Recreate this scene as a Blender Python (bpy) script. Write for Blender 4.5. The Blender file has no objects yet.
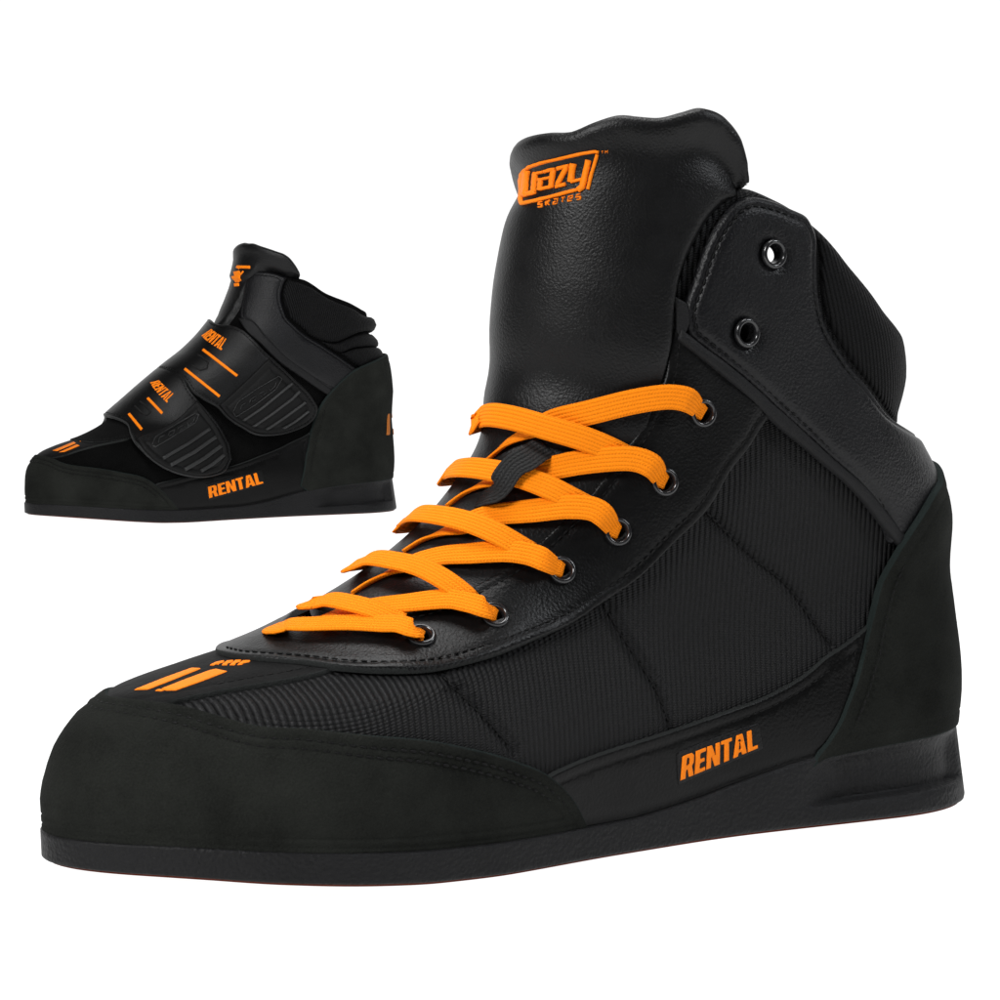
import bpy, bmesh, math, random
import numpy as np
from mathutils import Vector
from mathutils.bvhtree import BVHTree
from mathutils.geometry import delaunay_2d_cdt

SC = bpy.context.scene
COL = SC.collection
# ------------------------------------------------------------------ camera
FPX, CAMH, HORIZON = 2910.0, 0.1625, 283.75          # focal length and horizon measured on a 1000 px wide picture
PITCH = math.atan((500 - HORIZON) / FPX)
cam = bpy.data.cameras.new('camera'); cam.sensor_width = 36; cam.lens = FPX / 1000 * 36
cam.clip_start = .02; cam.clip_end = 60
camo = bpy.data.objects.new('camera', cam); COL.objects.link(camo)
camo.location = (0, 0, CAMH); camo.rotation_euler = (math.pi / 2 - PITCH, 0, 0)
SC.camera = camo
SC.render.resolution_x = SC.render.resolution_y = 1024
# ------------------------------------------------------------------ world and lamps (studio)
world = bpy.data.worlds.new('World'); SC.world = world; world.use_nodes = True
world.node_tree.nodes['Background'].inputs[0].default_value = (1, 1, 1, 1)
world.node_tree.nodes['Background'].inputs[1].default_value = .015
SC.view_settings.view_transform = 'Standard'; SC.view_settings.look = 'None'
SC.view_settings.exposure = 0; SC.view_settings.gamma = 1; SC.view_settings.use_curve_mapping = False
def softbox(name, loc, target, sx, sy, power, col=(1, 1, 1)):
    l = bpy.data.lights.new(name, 'AREA'); l.shape = 'RECTANGLE'; l.size = sx; l.size_y = sy; l.energy = power; l.color = col
    o = bpy.data.objects.new(name, l); COL.objects.link(o); o.location = loc
    o.rotation_euler = (Vector(target) - Vector(loc)).to_track_quat('-Z', 'Y').to_euler()
    return o
softbox('softbox_key', (-.75, -.05, .95), (.02, .9, .08), .50, .42, 19)
softbox('softbox_top', (.05, 1.0, 1.35), (.0, .95, .05), .8, .5, 12)
softbox('softbox_side', (1.15, .62, .95), (.12, .95, .12), .26, .36, 6.5, (.93, .96, 1))
softbox('softbox_back', (-.4, 1.2, 1.3), (-.15, 2.1, .1), .9, .6, 4)
# ------------------------------------------------------------------ materials
def newmat(name):
    m = bpy.data.materials.new(name); m.use_nodes = True
    nt = m.node_tree; return m, nt, nt.nodes['Principled BSDF']
def N(nt, t, **kw):
    n = nt.nodes.new(t)
    for k, v in kw.items(): setattr(n, k, v)
    return n
def setp(b, col, rough, spec, **kw):
    b.inputs['Base Color'].default_value = (*col, 1); b.inputs['Roughness'].default_value = rough
    b.inputs['Specular IOR Level'].default_value = spec
    for k, v in kw.items(): b.inputs[k.replace('_', ' ')].default_value = v
def mth(nt, op, a, b=None, c=None):
    n = N(nt, 'ShaderNodeMath', operation=op)
    for i, x in enumerate((a, b, c)):
        if x is None: continue
        if isinstance(x, (int, float)): n.inputs[i].default_value = x
        else: nt.links.new(x, n.inputs[i])
    return n.outputs[0]
def noise(nt, vec, scale, detail=3, rough=.55):
    n = N(nt, 'ShaderNodeTexNoise'); n.inputs['Scale'].default_value = scale; n.inputs['Detail'].default_value = detail
    n.inputs['Roughness'].default_value = rough; nt.links.new(vec, n.inputs['Vector']); return n.outputs['Fac']
def tint(nt, b, col, fac, lo, hi):
    r = N(nt, 'ShaderNodeMapRange'); r.inputs['From Min'].default_value = .3; r.inputs['From Max'].default_value = .7
    r.inputs['To Min'].default_value = lo; r.inputs['To Max'].default_value = hi; nt.links.new(fac, r.inputs['Value'])
    v = N(nt, 'ShaderNodeVectorMath', operation='SCALE'); v.inputs[0].default_value = col
    nt.links.new(r.outputs[0], v.inputs['Scale']); nt.links.new(v.outputs[0], b.inputs['Base Color'])
def bump(nt, b, h, dist, strength=1, prev=None):
    n = N(nt, 'ShaderNodeBump'); n.inputs['Distance'].default_value = dist; n.inputs['Strength'].default_value = strength
    nt.links.new(h, n.inputs['Height'])
    if prev is not None: nt.links.new(prev, n.inputs['Normal'])
    nt.links.new(n.outputs[0], b.inputs['Normal']); return n.outputs[0]
def grained(name, col, rough, spec, cell=900, dist=.00012, lo=.8, hi=1.2, wrinkle=.0006, **kw):
    "leather: pebble grain from a Voronoi plus fine noise and broad soft wrinkles"
    m, nt, b = newmat(name); setp(b, col, rough, spec, **kw)
    co = N(nt, 'ShaderNodeTexCoord').outputs['Object']
    v = N(nt, 'ShaderNodeTexVoronoi', feature='SMOOTH_F1'); v.inputs['Scale'].default_value = cell; nt.links.new(co, v.inputs['Vector'])
    f = noise(nt, co, cell * 2.2, 2)
    g = mth(nt, 'ADD', mth(nt, 'MULTIPLY', v.outputs['Distance'], .9), mth(nt, 'MULTIPLY', f, .5))
    p = bump(nt, b, noise(nt, co, 45, 4, .6), wrinkle, 1)
    bump(nt, b, g, dist, 1, p)
    big = mth(nt, 'ADD', mth(nt, 'MULTIPLY', noise(nt, co, 45, 3), .55), mth(nt, 'MULTIPLY', noise(nt, co, cell * 1.2, 3, .7), .45))
    tint(nt, b, col, big, lo, hi)
    rr = N(nt, 'ShaderNodeMapRange'); rr.inputs['To Min'].default_value = rough - .08; rr.inputs['To Max'].default_value = rough + .1
    nt.links.new(noise(nt, co, 120, 3), rr.inputs['Value']); nt.links.new(rr.outputs[0], b.inputs['Roughness'])
    return m
def ribbed(name, col, pitch=.0019, shear=0.0, depth=.0004, spec=.15, rough=.75):
    "ribbed woven cloth: cords at constant x with cross threads"
    m, nt, b = newmat(name); setp(b, col, rough, spec)
    co = N(nt, 'ShaderNodeTexCoord').outputs['Object']
    s = N(nt, 'ShaderNodeSeparateXYZ'); nt.links.new(co, s.inputs[0])
    wob = mth(nt, 'MULTIPLY', mth(nt, 'SUBTRACT', noise(nt, co, 40, 2), .5), .0014)
    x = mth(nt, 'ADD', mth(nt, 'ADD', s.outputs[0], mth(nt, 'MULTIPLY', s.outputs[2], shear)), wob)
    a = mth(nt, 'ABSOLUTE', mth(nt, 'SINE', mth(nt, 'MULTIPLY', x, math.pi / pitch)))
    z = mth(nt, 'ADD', mth(nt, 'ADD', s.outputs[2], mth(nt, 'MULTIPLY', x, .25)), mth(nt, 'MULTIPLY', s.outputs[1], .6))
    c = mth(nt, 'ABSOLUTE', mth(nt, 'SINE', mth(nt, 'MULTIPLY', z, math.pi / .0007)))
    h = mth(nt, 'ADD', mth(nt, 'MULTIPLY', a, 1.0), mth(nt, 'MULTIPLY', c, .28))
    h = mth(nt, 'ADD', h, mth(nt, 'MULTIPLY', noise(nt, co, 1500, 2), .35))
    bump(nt, b, h, depth, 1)
    r = N(nt, 'ShaderNodeMapRange'); r.inputs['To Min'].default_value = .35; r.inputs['To Max'].default_value = 1.35
    nt.links.new(a, r.inputs['Value'])
    v = N(nt, 'ShaderNodeVectorMath', operation='SCALE'); v.inputs[0].default_value = col
    nt.links.new(r.outputs[0], v.inputs['Scale']); nt.links.new(v.outputs[0], b.inputs['Base Color'])
    return m
def woven(name, col, along=.0009, cross=.0011, depth=.00025, rough=.7, spec=.25, dark=.75, sheen=0.0):
    "braided tape, uses the UV map (u along, v across, metres)"
    m, nt, b = newmat(name); setp(b, col, rough, spec); b.inputs['Sheen Weight'].default_value = sheen
    uv = N(nt, 'ShaderNodeTexCoord').outputs['UV']
    s = N(nt, 'ShaderNodeSeparateXYZ'); nt.links.new(uv, s.inputs[0])
    tri = mth(nt, 'PINGPONG', s.outputs[1], cross)
    ch = mth(nt, 'ABSOLUTE', mth(nt, 'SINE', mth(nt, 'MULTIPLY', mth(nt, 'ADD', s.outputs[0], mth(nt, 'MULTIPLY', tri, .8)), math.pi / along)))
    co = mth(nt, 'ABSOLUTE', mth(nt, 'SINE', mth(nt, 'MULTIPLY', s.outputs[1], math.pi / cross)))
    h = mth(nt, 'ADD', mth(nt, 'MULTIPLY', ch, .45), mth(nt, 'MULTIPLY', co, .8))
    bump(nt, b, h, depth, 1)
    r = N(nt, 'ShaderNodeMapRange'); r.inputs['From Max'].default_value = .6; r.inputs['To Min'].default_value = dark; r.inputs['To Max'].default_value = 1
    nt.links.new(mth(nt, 'MULTIPLY', co, mth(nt, 'ADD', ch, .3)), r.inputs['Value'])
    v = N(nt, 'ShaderNodeVectorMath', operation='SCALE'); v.inputs[0].default_value = col
    nt.links.new(r.outputs[0], v.inputs['Scale']); nt.links.new(v.outputs[0], b.inputs['Base Color'])
    return m
M = {}
M['textile'] = ribbed('ribbed_cloth', (.0058, .0058, .0062), depth=.0007, spec=.19, rough=.6)
M['collar_cloth'] = ribbed('collar_cloth', (.0045, .0045, .0048), .0015, -.25, .00045, spec=.10, rough=.65)
M['fuzzy'] = grained('loop_pile_cloth', (.004, .004, .004), .95, .03, 1500, .0006, .5, 1.3, .0004)
M['lining'] = grained('lining_cloth', (.006, .006, .006), .9, .05, 1200, .0002)
M['leather'] = grained('smooth_leather', (.0035, .0035, .0036), .36, .17, 1300, .00011, .8, 1.2, .0002)
M['cuff'] = grained('padded_leather', (.0040, .0040, .0048), .40, .25, 1250, .00018, .85, 1.15, .0002)
M['tongue'] = grained('tongue_leather', (.0042, .0042, .0044), .40, .25, 1500, .00012, .85, 1.15, .0002)
M['foxing'] = grained('shiny_leather', (.0025, .0025, .0025), .32, .13, 1100, .00008, .8, 1.2, .0001)
M['nubuck'] = grained('nubuck', (.0128, .0136, .0120), .92, .05, 1500, .00024, .45, 1.6, .0003)
M['raw'] = grained('raw_leather_edge', (.018, .0195, .0190), .8, .12, 2500, .0002)
M['rawgreen'] = grained('raw_nubuck_edge', (.012, .017, .016), .8, .1, 2500, .0002)
M['piping'] = grained('piping_leather', (.0085, .0085, .0090), .55, .18, 2000, .00015)
M['rubber'] = grained('sole_rubber', (.0065, .0065, .0070), .55, .20, 900, .00035, .8, 1.3, .0002)
M['strip'] = grained('toe_strip_leather', (.005, .005, .005), .62, .07, 1100, .00010)
M['moulded'] = grained('moulded_rubber', (.016, .0165, .0165), .5, .35, 2000, .00005)
M['moulded_shade'] = grained('moulded_rubber_shaded', (.005, .005, .005), .6, .15, 2000, .00005)  # darker copy of the moulded rubber; shade between the ribs put into colour
M['tread'] = grained('tread_rubber', (.12, .02, .007), .8, .1, 900, .0002)
M['thread'] = grained('black_thread', (.004, .004, .004), .6, .15, 3000, .0001)
M['orange'] = grained('orange_print', (.95, .225, .003), .55, .15, 1500, .00008, .9, 1.05, .00005)
M['lace'] = woven('orange_lace', (1.0, .255, .003), dark=.82, rough=.75, spec=.12)
M['webbing'] = woven('black_webbing', (.010, .010, .010), .0012, .0012, .0004, .7, .3, .5)
m, nt, b = newmat('black_metal'); setp(b, (.012, .012, .013), .22, .6); M['metal'] = m
m, nt, b = newmat('eyelet_hole_shade'); setp(b, (.002, .002, .002), .9, .02); M['hole'] = m  # black cap in the eyelet, coloured as the shade inside the hole
# white floor and backdrop sheet; emission is added to keep it white and shadowless
m, nt, b = newmat('glowing_white_sheet'); setp(b, (.2, .2, .2), .9, .0)
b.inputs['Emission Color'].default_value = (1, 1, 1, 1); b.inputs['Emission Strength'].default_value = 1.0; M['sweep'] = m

def pchip(x,y):
    x=np.array(x,float);y=np.array(y,float);h=np.diff(x);d=np.diff(y)/h
    m=np.zeros_like(y);m[1:-1]=np.where(d[:-1]*d[1:]>0,2*d[:-1]*d[1:]/(d[:-1]+d[1:]+1e-30),0);m[0]=d[0];m[-1]=d[-1]
    def F(t):
        t=np.clip(np.asarray(t,float),x[0],x[-1]);i=np.clip(np.searchsorted(x,t)-1,0,len(x)-2)
        s=(t-x[i])/h[i];return (2*s**3-3*s**2+1)*y[i]+(s**3-2*s**2+s)*h[i]*m[i]+(-2*s**3+3*s**2)*y[i+1]+(s**3-s**2)*h[i]*m[i+1]
    return F
LATL=pchip([-.01,.02,.05,.10,.15,.20,.23,.26,.285,.31],[.0315,.0335,.0345,.034,.039,.047,.049,.0455,.0385,.0335])
MEDL=pchip([-.01,.02,.05,.10,.15,.20,.23,.26,.285,.31],[.0315,.0335,.034,.030,.032,.041,.045,.044,.0385,.0335])
SHF=pchip([0,.04,.08,.12,.16,.20],[.031,.035,.037,.037,.035,.033])
HK=pchip([0,.015,.03,.045,.07,.10,.14,.20],[.97,1.0,1.02,.99,.9,.85,.85,.85])
S0=pchip([0,.02,.04,.05,.07,.10,.14,.2],[.060,.062,.066,.075,.085,.07,.055,.05])
class Body:
    """boot body as stacked horizontal outlines; chart (u,v): u 0 toe centre, +-1 heel (+ = outer side), v = length up the front"""
    NV=300
    def __init__(s,XF,XB,zt,sc=1.0,sz=1.0):
        s.XF,s.XB,s._zt,s.sc,s.sz=XF,XB,zt,sc,sz
        z=np.linspace(0,.235,941)
        s._z=z;s._sl=np.concatenate([[0],np.cumsum(np.hypot(np.diff(z),.6*np.diff(XF(z))))])
        s.VMAX=s._sl[-1];s.tab=np.zeros((2,s.NV,101,2))
        for j in range(s.NV):
            for k in (0,1):
                x,y=s.outline(float(s.zv(s.VMAX*j/(s.NV-1))),k==0)
                s.tab[k,j,:,0]=x;s.tab[k,j,:,1]=y*(1-2*k)
    def zv(s,v): return np.interp(v,s._sl,s._z)
    def vz(s,z): return np.interp(z,s._z,s._sl)
    def ztop(s,u): return s._zt(u)
    def halfw(s,x,z,lat):
        t=np.clip((z-.04)/.07,0,1);t=t*t*(3-2*t)
        return (LATL if lat else MEDL)(x)*HK(z)*(1-t)+SHF(x)*t
    def outline(s,z,lat,n=260):
        xf,xb=float(s.XF(z)),float(s.XB(z));t=np.linspace(0,1,n)
        L=xf-xb;x=xb+L*(.5+.5*np.cos(np.pi*t));s0=min(float(S0(z)),L*.55);sb=min(.040,L*.42)
        g=np.clip((xf-x)/s0,0,1);g=np.sqrt(np.clip(1-(1-g)**2,0,1))
        b=np.clip((x-xb)/sb,0,1);b=np.clip(1-(1-b)**2.3,0,1)**(1/2.3)
        y=s.halfw(x,z,lat)*g*b
        q=np.concatenate([[0],np.cumsum(np.hypot(np.diff(x),np.diff(y)))]);q/=q[-1]
        u=np.linspace(0,1,101);return np.interp(u,q,x),np.interp(u,q,y)
    def P(s,u,v):
        u=np.asarray(u,float);v=np.asarray(v,float);u,v=np.broadcast_arrays(u,v)
        u=(u+1)%2-1;k=(u<0).astype(int)
        a=np.clip(np.abs(u),0,1)*100;b=np.clip(v/s.VMAX,0,1)*(s.NV-1)
        i=np.minimum(a.astype(int),99);j=np.minimum(b.astype(int),s.NV-2);fa=(a-i)[...,None];fb=(b-j)[...,None]
        q=(s.tab[k,j,i]*(1-fa)+s.tab[k,j,i+1]*fa)*(1-fb)+(s.tab[k,j+1,i]*(1-fa)+s.tab[k,j+1,i+1]*fa)*fb
        return np.concatenate([q*s.sc,s.zv(v)[...,None]*s.sz],-1)
BIG=Body(pchip([0,.010,.022,.034,.044,.050,.0545,.060,.068,.080,.095,.112,.130,.150,.170,.200,.24],
         [.3023,.3053,.3063,.3033,.2963,.2878,.2710,.2490,.2285,.2050,.1840,.1690,.1628,.1597,.1567,.1540,.1530]),
    pchip([0,.02,.04,.06,.08,.10,.112,.123,.135,.145,.155,.17,.20,.24],
         [.0080,.0052,.0032,.0052,.0092,.0150,.0225,.0300,.0275,.0275,.0330,.0440,.0580,.0580]),
    pchip([-1,-.88,-.75,-.62,-.5,-.40,-.365,-.302,-.288,-.276,-.24,-.22,-.188,-.157,-.095,0,.095,.157,.188,.22,.24,.276,.288,.302,.365,.41,.45,.49,.57,.657,.733,.80,.9,1.0],[.139,.144,.154,.166,.172,.172,.170,.158,.141,.119,.1045,.092,.075,.0685,.0655,.062,.0655,.0685,.075,.092,.1045,.119,.141,.158,.1755,.1825,.1865,.1877,.1845,.1775,.166,.152,.144,.139]))
SMALL=Body(pchip([0,.010,.022,.034,.044,.050,.0545,.060,.068,.080,.095,.108,.120,.135,.150,.170,.200,.24],
         [.300,.303,.304,.3035,.300,.293,.281,.2615,.2435,.2265,.2065,.188,.170,.153,.141,.132,.124,.121]),
    pchip([0,.02,.04,.06,.08,.10,.116,.128,.134,.142,.148,.153,.160,.168,.18,.24],
         [.0055,.0025,.0005,.0015,.0035,.0055,.009,.016,.022,.018,.022,.0195,.0185,.022,.026,.026]),
    pchip([-1,-.8,-.675,-.55,-.40,-.32,-.2,-.12,-.06,0,.06,.12,.2,.32,.40,.55,.675,.8,1.0],[.147,.149,.154,.160,.171,.173,.175,.170,.138,.132,.138,.172,.180,.1755,.1735,.162,.156,.150,.147]),.90,.94)
# ------------------------------------------------------------------ mesh helpers
def link(name, me, parent=None):
    o = bpy.data.objects.new(name, me); COL.objects.link(o)
    if parent is not None: o.parent = parent
    return o
def mesh(name, V, F, mats, parent=None, fm=None, uv=None, smooth=True):
    me = bpy.data.meshes.new(name); me.from_pydata([tuple(map(float, v)) for v in V], [], [tuple(map(int, f)) for f in F])
    for m in mats: me.materials.append(m)
    if smooth: me.polygons.foreach_set('use_smooth', [True] * len(me.polygons))
    if fm is not None: me.polygons.foreach_set('material_index', [int(x) for x in fm])
    if uv is not None:
        L = me.uv_layers.new(name='UVMap'); idx = np.zeros(len(me.loops), int); me.loops.foreach_get('vertex_index', idx)
        L.data.foreach_set('uv', np.asarray(uv)[idx].astype(np.float32).ravel())
    me.update(); return link(name, me, parent)
def unit(a): return a / np.maximum(np.linalg.norm(a, axis=-1, keepdims=True), 1e-12)
def resample(L, step):
    L = np.asarray(L, float); d = np.concatenate([[0], np.cumsum(np.linalg.norm(np.diff(L, axis=0), axis=1))])
    n = max(2, int(round(d[-1] / step)) + 1); t = np.linspace(0, d[-1], n)
    return np.stack([np.interp(t, d, L[:, k]) for k in range(L.shape[1])], 1)
def smooth_line(L, closed=False, k=8, corner=48, sx=1.0):
    "Catmull-Rom through the points, keeping sharp corners"
    L = np.asarray(L, float); n = len(L); out = []
    W = np.array([sx] + [1.0] * (L.shape[1] - 1))
    def tang(i):
        if not closed and (i == 0 or i == n - 1): return None
        a, b, c = L[(i - 1) % n], L[i], L[(i + 1) % n]
        d1, d2 = ((b - a) * W)[:2], ((c - b) * W)[:2]; l1, l2 = np.linalg.norm(d1) + 1e-12, np.linalg.norm(d2) + 1e-12
        if np.degrees(np.arccos(np.clip(np.dot(d1, d2) / l1 / l2, -1, 1))) > corner: return None
        return ((b - a) / l1 * l2 + (c - b) / l2 * l1) / (l1 + l2)
    m = n if closed else n - 1
    for i in range(m):
        a, b = L[i], L[(i + 1) % n]; l = np.linalg.norm(((b - a) * W)[:2]) + 1e-12
        ta, tb = tang(i), tang((i + 1) % n)
        ta = (b - a) if ta is None else ta * l; tb = (b - a) if tb is None else tb * l
        for s in np.arange(k) / k:
            out.append((2*s**3-3*s**2+1)*a + (s**3-2*s**2+s)*ta + (-2*s**3+3*s**2)*b + (s**3-s**2)*tb)
    if not closed: out.append(L[-1])
    return np.array(out)
def tang_len(l): return l
def inside(loops, X):
    r = np.zeros(len(X), bool)
    for L in loops:
        a = L; b = np.roll(L, -1, 0)
        for c in range(0, len(X), 4000):
            x, y = X[c:c+4000, 0][:, None], X[c:c+4000, 1][:, None]
            t = (a[:, 1] > y) != (b[:, 1] > y)
            with np.errstate(divide='ignore', invalid='ignore'):
                xi = (b[:, 0] - a[:, 0]) * (y - a[:, 1]) / (b[:, 1] - a[:, 1]) + a[:, 0]
            r[c:c+4000] ^= (np.sum(t & (x < xi), 1) % 2 == 1)
    return r
def mindist(A, B):
    out = np.empty(len(A)); bb = (B * B).sum(1)
    for c in range(0, len(A), 2000):
        a = A[c:c+2000]; d = (a * a).sum(1)[:, None] + bb - 2 * a @ B.T; out[c:c+2000] = np.sqrt(np.maximum(d.min(1), 0))
    return out

class Boot:
    "a boot body placed in the world; panels are draped on its surface in chart coordinates (u, v)"
    def __init__(s, body, phi, X0, Y0, root):
        s.B, s.root, s.phi, s.X0, s.Y0 = body, root, phi, X0, Y0
        root.location = (X0, Y0, 0); root.rotation_euler = (0, 0, math.pi + phi)
        c, sn = math.cos(phi), math.sin(phi)
        s.R = np.array([[-c, sn, 0], [-sn, -c, 0], [0, 0, 1.]]); s.T = np.array([X0, Y0, 0.])
        s.cache = {}; s.NU, s.NVV = 321, 240
        s.gu = np.linspace(-1, 1, s.NU); s.gv = np.linspace(0, body.VMAX, s.NVV)
    def nrm(s, u, v):
        e, f = .004, .0015
        a = s.B.P(u + e, v) - s.B.P(u - e, v); b = s.B.P(u, np.minimum(v + f, s.B.VMAX)) - s.B.P(u, np.maximum(v - f, 0))
        n = unit(np.cross(a, b)); return n
    def S(s, u, v, h=0.0):
        n = s.nrm(u, v); return s.B.P(u, v) + n * np.asarray(h)[..., None] if np.ndim(h) else s.B.P(u, v) + n * h
    def met(s, u, v):
        e, f = .004, .0015
        a = np.linalg.norm(s.B.P(u + e, v) - s.B.P(u - e, v), axis=-1) / (2 * e)
        b = np.linalg.norm(s.B.P(u, np.minimum(v + f, s.B.VMAX)) - s.B.P(u, np.maximum(v - f, 0)), axis=-1) / (2 * f)
        return np.maximum(a, .01), np.maximum(b, .05)
    def inset(s, q, a0, D):
        "chart displacement per metre towards the inside of the outline, for each outline point"
        u, v = q[:, 0] / a0, q[:, 1]; e, f = .003, .001
        Pu = (s.B.P(u + e, v) - s.B.P(u - e, v)) / (2 * e); v2, v1 = np.minimum(v + f, s.B.VMAX), np.maximum(v - f, 0)
        Pv = (s.B.P(u, v2) - s.B.P(u, v1)) / (v2 - v1)[:, None]
        tn = np.roll(q, -1, 0) - np.roll(q, 1, 0); T = unit(Pu * (tn[:, :1] / a0) + Pv * tn[:, 1:]); n = unit(np.cross(Pu, Pv)); w = np.cross(n, T)
        A = np.stack([(Pu*Pu).sum(1), (Pu*Pv).sum(1), (Pv*Pv).sum(1)], 1); b0, b1 = (Pu*w).sum(1), (Pv*w).sum(1)
        det = A[:, 0]*A[:, 2] - A[:, 1]**2 + 1e-15; du = (b0*A[:, 2] - b1*A[:, 1]) / det; dv = (A[:, 0]*b1 - A[:, 1]*b0) / det
        g = np.stack([du * a0, dv], 1); sg = np.where(inside(D, q + g * .00015), 1, -1)
        return g * sg[:, None]
    def bvh(s, h):
        k = round(h * 2000)
        if k not in s.cache:
            U, V = np.meshgrid(s.gu, s.gv); Q = s.S(U, V, k / 2000.).reshape(-1, 3)
            F = []
            for j in range(s.NVV - 1):
                r = j * s.NU
                for i in range(s.NU - 1): F += [(r+i, r+i+1, r+i+s.NU+1), (r+i, r+i+s.NU+1, r+i+s.NU)]
            W = Q @ s.R.T + s.T; z = W[:, 2] - CAMH; c, sn = math.cos(PITCH), math.sin(PITCH)
            d = W[:, 1] * c - z * sn; up = W[:, 1] * sn + z * c
            px = np.stack([500 + FPX * W[:, 0] / d, 500 - FPX * up / d], 1)
            s.cache[k] = (BVHTree.FromPolygons([tuple(map(float,q)) for q in Q], F), Q, F, px)
        return s.cache[k]
    def uv(s, x, y, h=0.0):
        "photo pixel -> chart point on the surface lifted by h"
        t, Q, F, px = s.bvh(h)
        c, sn = math.cos(PITCH), math.sin(PITCH); dx, up = (x - 500) / FPX, (500 - y) / FPX
        d = np.array([dx, c + up * sn, -sn + up * c]); o = np.array([0, 0, CAMH])
        lo = (o - s.T) @ s.R; ld = d @ s.R
        hit, n, i, _ = t.ray_cast(Vector(lo), Vector(ld / np.linalg.norm(ld)), 10)
        if hit is None:
            k = int(((px - (x, y)) ** 2).sum(1).argmin())
            return np.array([s.gu[k % s.NU], s.gv[k // s.NU]])
        A, B_, C_ = (Q[q] for q in F[i]); p = np.array(hit)
        M2 = np.stack([B_ - A, C_ - A], 1); w, *_r = np.linalg.lstsq(M2, p - A, rcond=None)
        cc = [np.array([s.gu[q % s.NU], s.gv[q // s.NU]]) for q in F[i]]
        return cc[0] + w[0] * (cc[1] - cc[0]) + w[1] * (cc[2] - cc[0])
    def pt(s, p, h=0.0):
        "p is (px, py), or ('z', u, z), or ('v', u, v)"
        if isinstance(p[0], str):
            return np.array([p[1], float(s.B.vz(p[2])) if p[0] == 'z' else p[2]])
        return s.uv(p[0], p[1], h)
    def pts(s, L, h=0.0): return np.array([s.pt(p, h) for p in L])
    def panel(s, name, loops, base, t, mat, parent=None, edge=None, r=None, g=.0022, disp=None, rings=None,
              closed=0.0, sm=True, groove=None, holes=(), step=.0011, drop=.0004, uvmat=False, corner=48, cyl=None, clip=True):
        """drape a leather piece: loops are chart polygons (first the outline, then openings); base/t heights in metres;
        edges roll down over radius r; groove = [(distance, depth)] along the outline"""
        r = r or min(t, .0009)
        loops = [np.array(l, float) for l in loops]
        cu, cv = loops[0].mean(0); a0 = float(np.mean(s.met(loops[0][:, 0], loops[0][:, 1])[0]))
        D = []
        for k, l in enumerate(loops):
            if sm: l = smooth_line(l, True, 8, corner, a0)
            q = np.stack([l[:, 0] * a0, l[:, 1]], 1); q = resample(np.vstack([q, q[:1]]), step)[:-1]; D.append(q)
        for (hu, hv, hr) in holes:
            a, b = s.met(np.array([hu]), np.array([hv])); an = np.linspace(0, 2 * math.pi, 25)[:-1]
            D.append(np.stack([(hu + hr * np.cos(an) / a[0]) * a0, hv + hr * np.sin(an) / b[0]], 1))
        bd = np.vstack(D); E = []; o = 0
        for q in D: E += [(o + i, o + (i + 1) % len(q)) for i in range(len(q))]; o += len(q)
        dens = np.vstack([resample(np.vstack([q, q[:1]]), step * .4) for q in D])
        P3b = s.B.P(dens[:, 0] / a0, dens[:, 1]); deno = np.vstack([resample(np.vstack([q, q[:1]]), step * .4) for q in D[:len(loops)]]); P3o = s.B.P(deno[:, 0] / a0, deno[:, 1])
        nout = sum(len(q) for q in D[:len(loops)])
        rings = rings if rings is not None else [.25 * r, .6 * r, 1.05 * r]
        if groove: rings = list(rings) + [x for gd, _d in groove for x in (gd - .0007, gd, gd + .0007)]
        pts = [bd]
        for q in D:
            gq = s.inset(q, a0, D)
            for d in rings:
                z = q + gq * d
                ok = inside(D, z); z = z[ok]
                if len(z):
                    dd = mindist(s.B.P(z[:, 0] / a0, z[:, 1]), P3b); pts.append(z[dd > (.8 if d > .0004 else .6) * d])
        mn, mx = bd.min(0), bd.max(0); bm_ = float(np.mean(s.met(bd[:, 0] / a0, bd[:, 1])[1]))
        gx, gy = np.meshgrid(np.arange(mn[0], mx[0], g), np.arange(mn[1], mx[1], g / bm_)); gx = gx + (np.arange(gx.shape[0])[:, None] % 2) * g / 2
        G = np.stack([gx.ravel(), gy.ravel()], 1); G = G[inside(D, G)]
        if len(G):
            dd = mindist(s.B.P(G[:, 0] / a0, G[:, 1]), P3b); G = G[dd > max(rings + [0]) + .35 * g]; pts.append(G)
        X = np.vstack(pts)
        if cyl is None: Xm, Dm = X, D
        else:
            def mp(q):
                p = s.B.P(q[:, 0] / a0, q[:, 1]); return cyl(p)
            Xm, Dm = mp(X), [mp(q) for q in D]
        res = delaunay_2d_cdt([Vector((float(x), float(y))) for x, y in Xm], E, [], 0, 1e-7)
        og = [o_[0] if len(o_) else -1 for o_ in res[3]]
        T = np.array([f for f in res[2] if len(f) == 3 and min(og[f[0]], og[f[1]], og[f[2]]) >= 0]); Xr = np.array([[v.x, v.y] for v in res[0]])
        ctr = Xr[T].mean(1); T = T[inside(Dm, ctr)]; X = X[np.array(og)]; isb = (np.array(og) >= 0) & (np.array(og) < len(bd))
        used = np.unique(T); rm = -np.ones(len(X), int); rm[used] = np.arange(len(used)); X = X[used]; T = rm[T]; isb = isb[used]
        u, v = X[:, 0] / a0, X[:, 1]; P0 = s.B.P(u, v); d = mindist(P0, P3b)
        h = base + t * np.sqrt(np.clip(1 - (1 - np.clip(d / r, 0, 1)) ** 2, 0, 1))
        onb = isb; d = np.where(isb, 0, d); h = np.where(onb, base - drop, h)
        if groove:
            dg = mindist(P0, P3o) if len(holes) else d
            for gd, dep in groove: h -= dep * np.exp(-((dg - gd) / .0006) ** 2)
        if disp is not None: h = h + disp(u, v, P0) * (np.clip(d / .002, 0, 1) if clip else 1)
        n = s.nrm(u, v); V = P0 + n * h[:, None]
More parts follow.
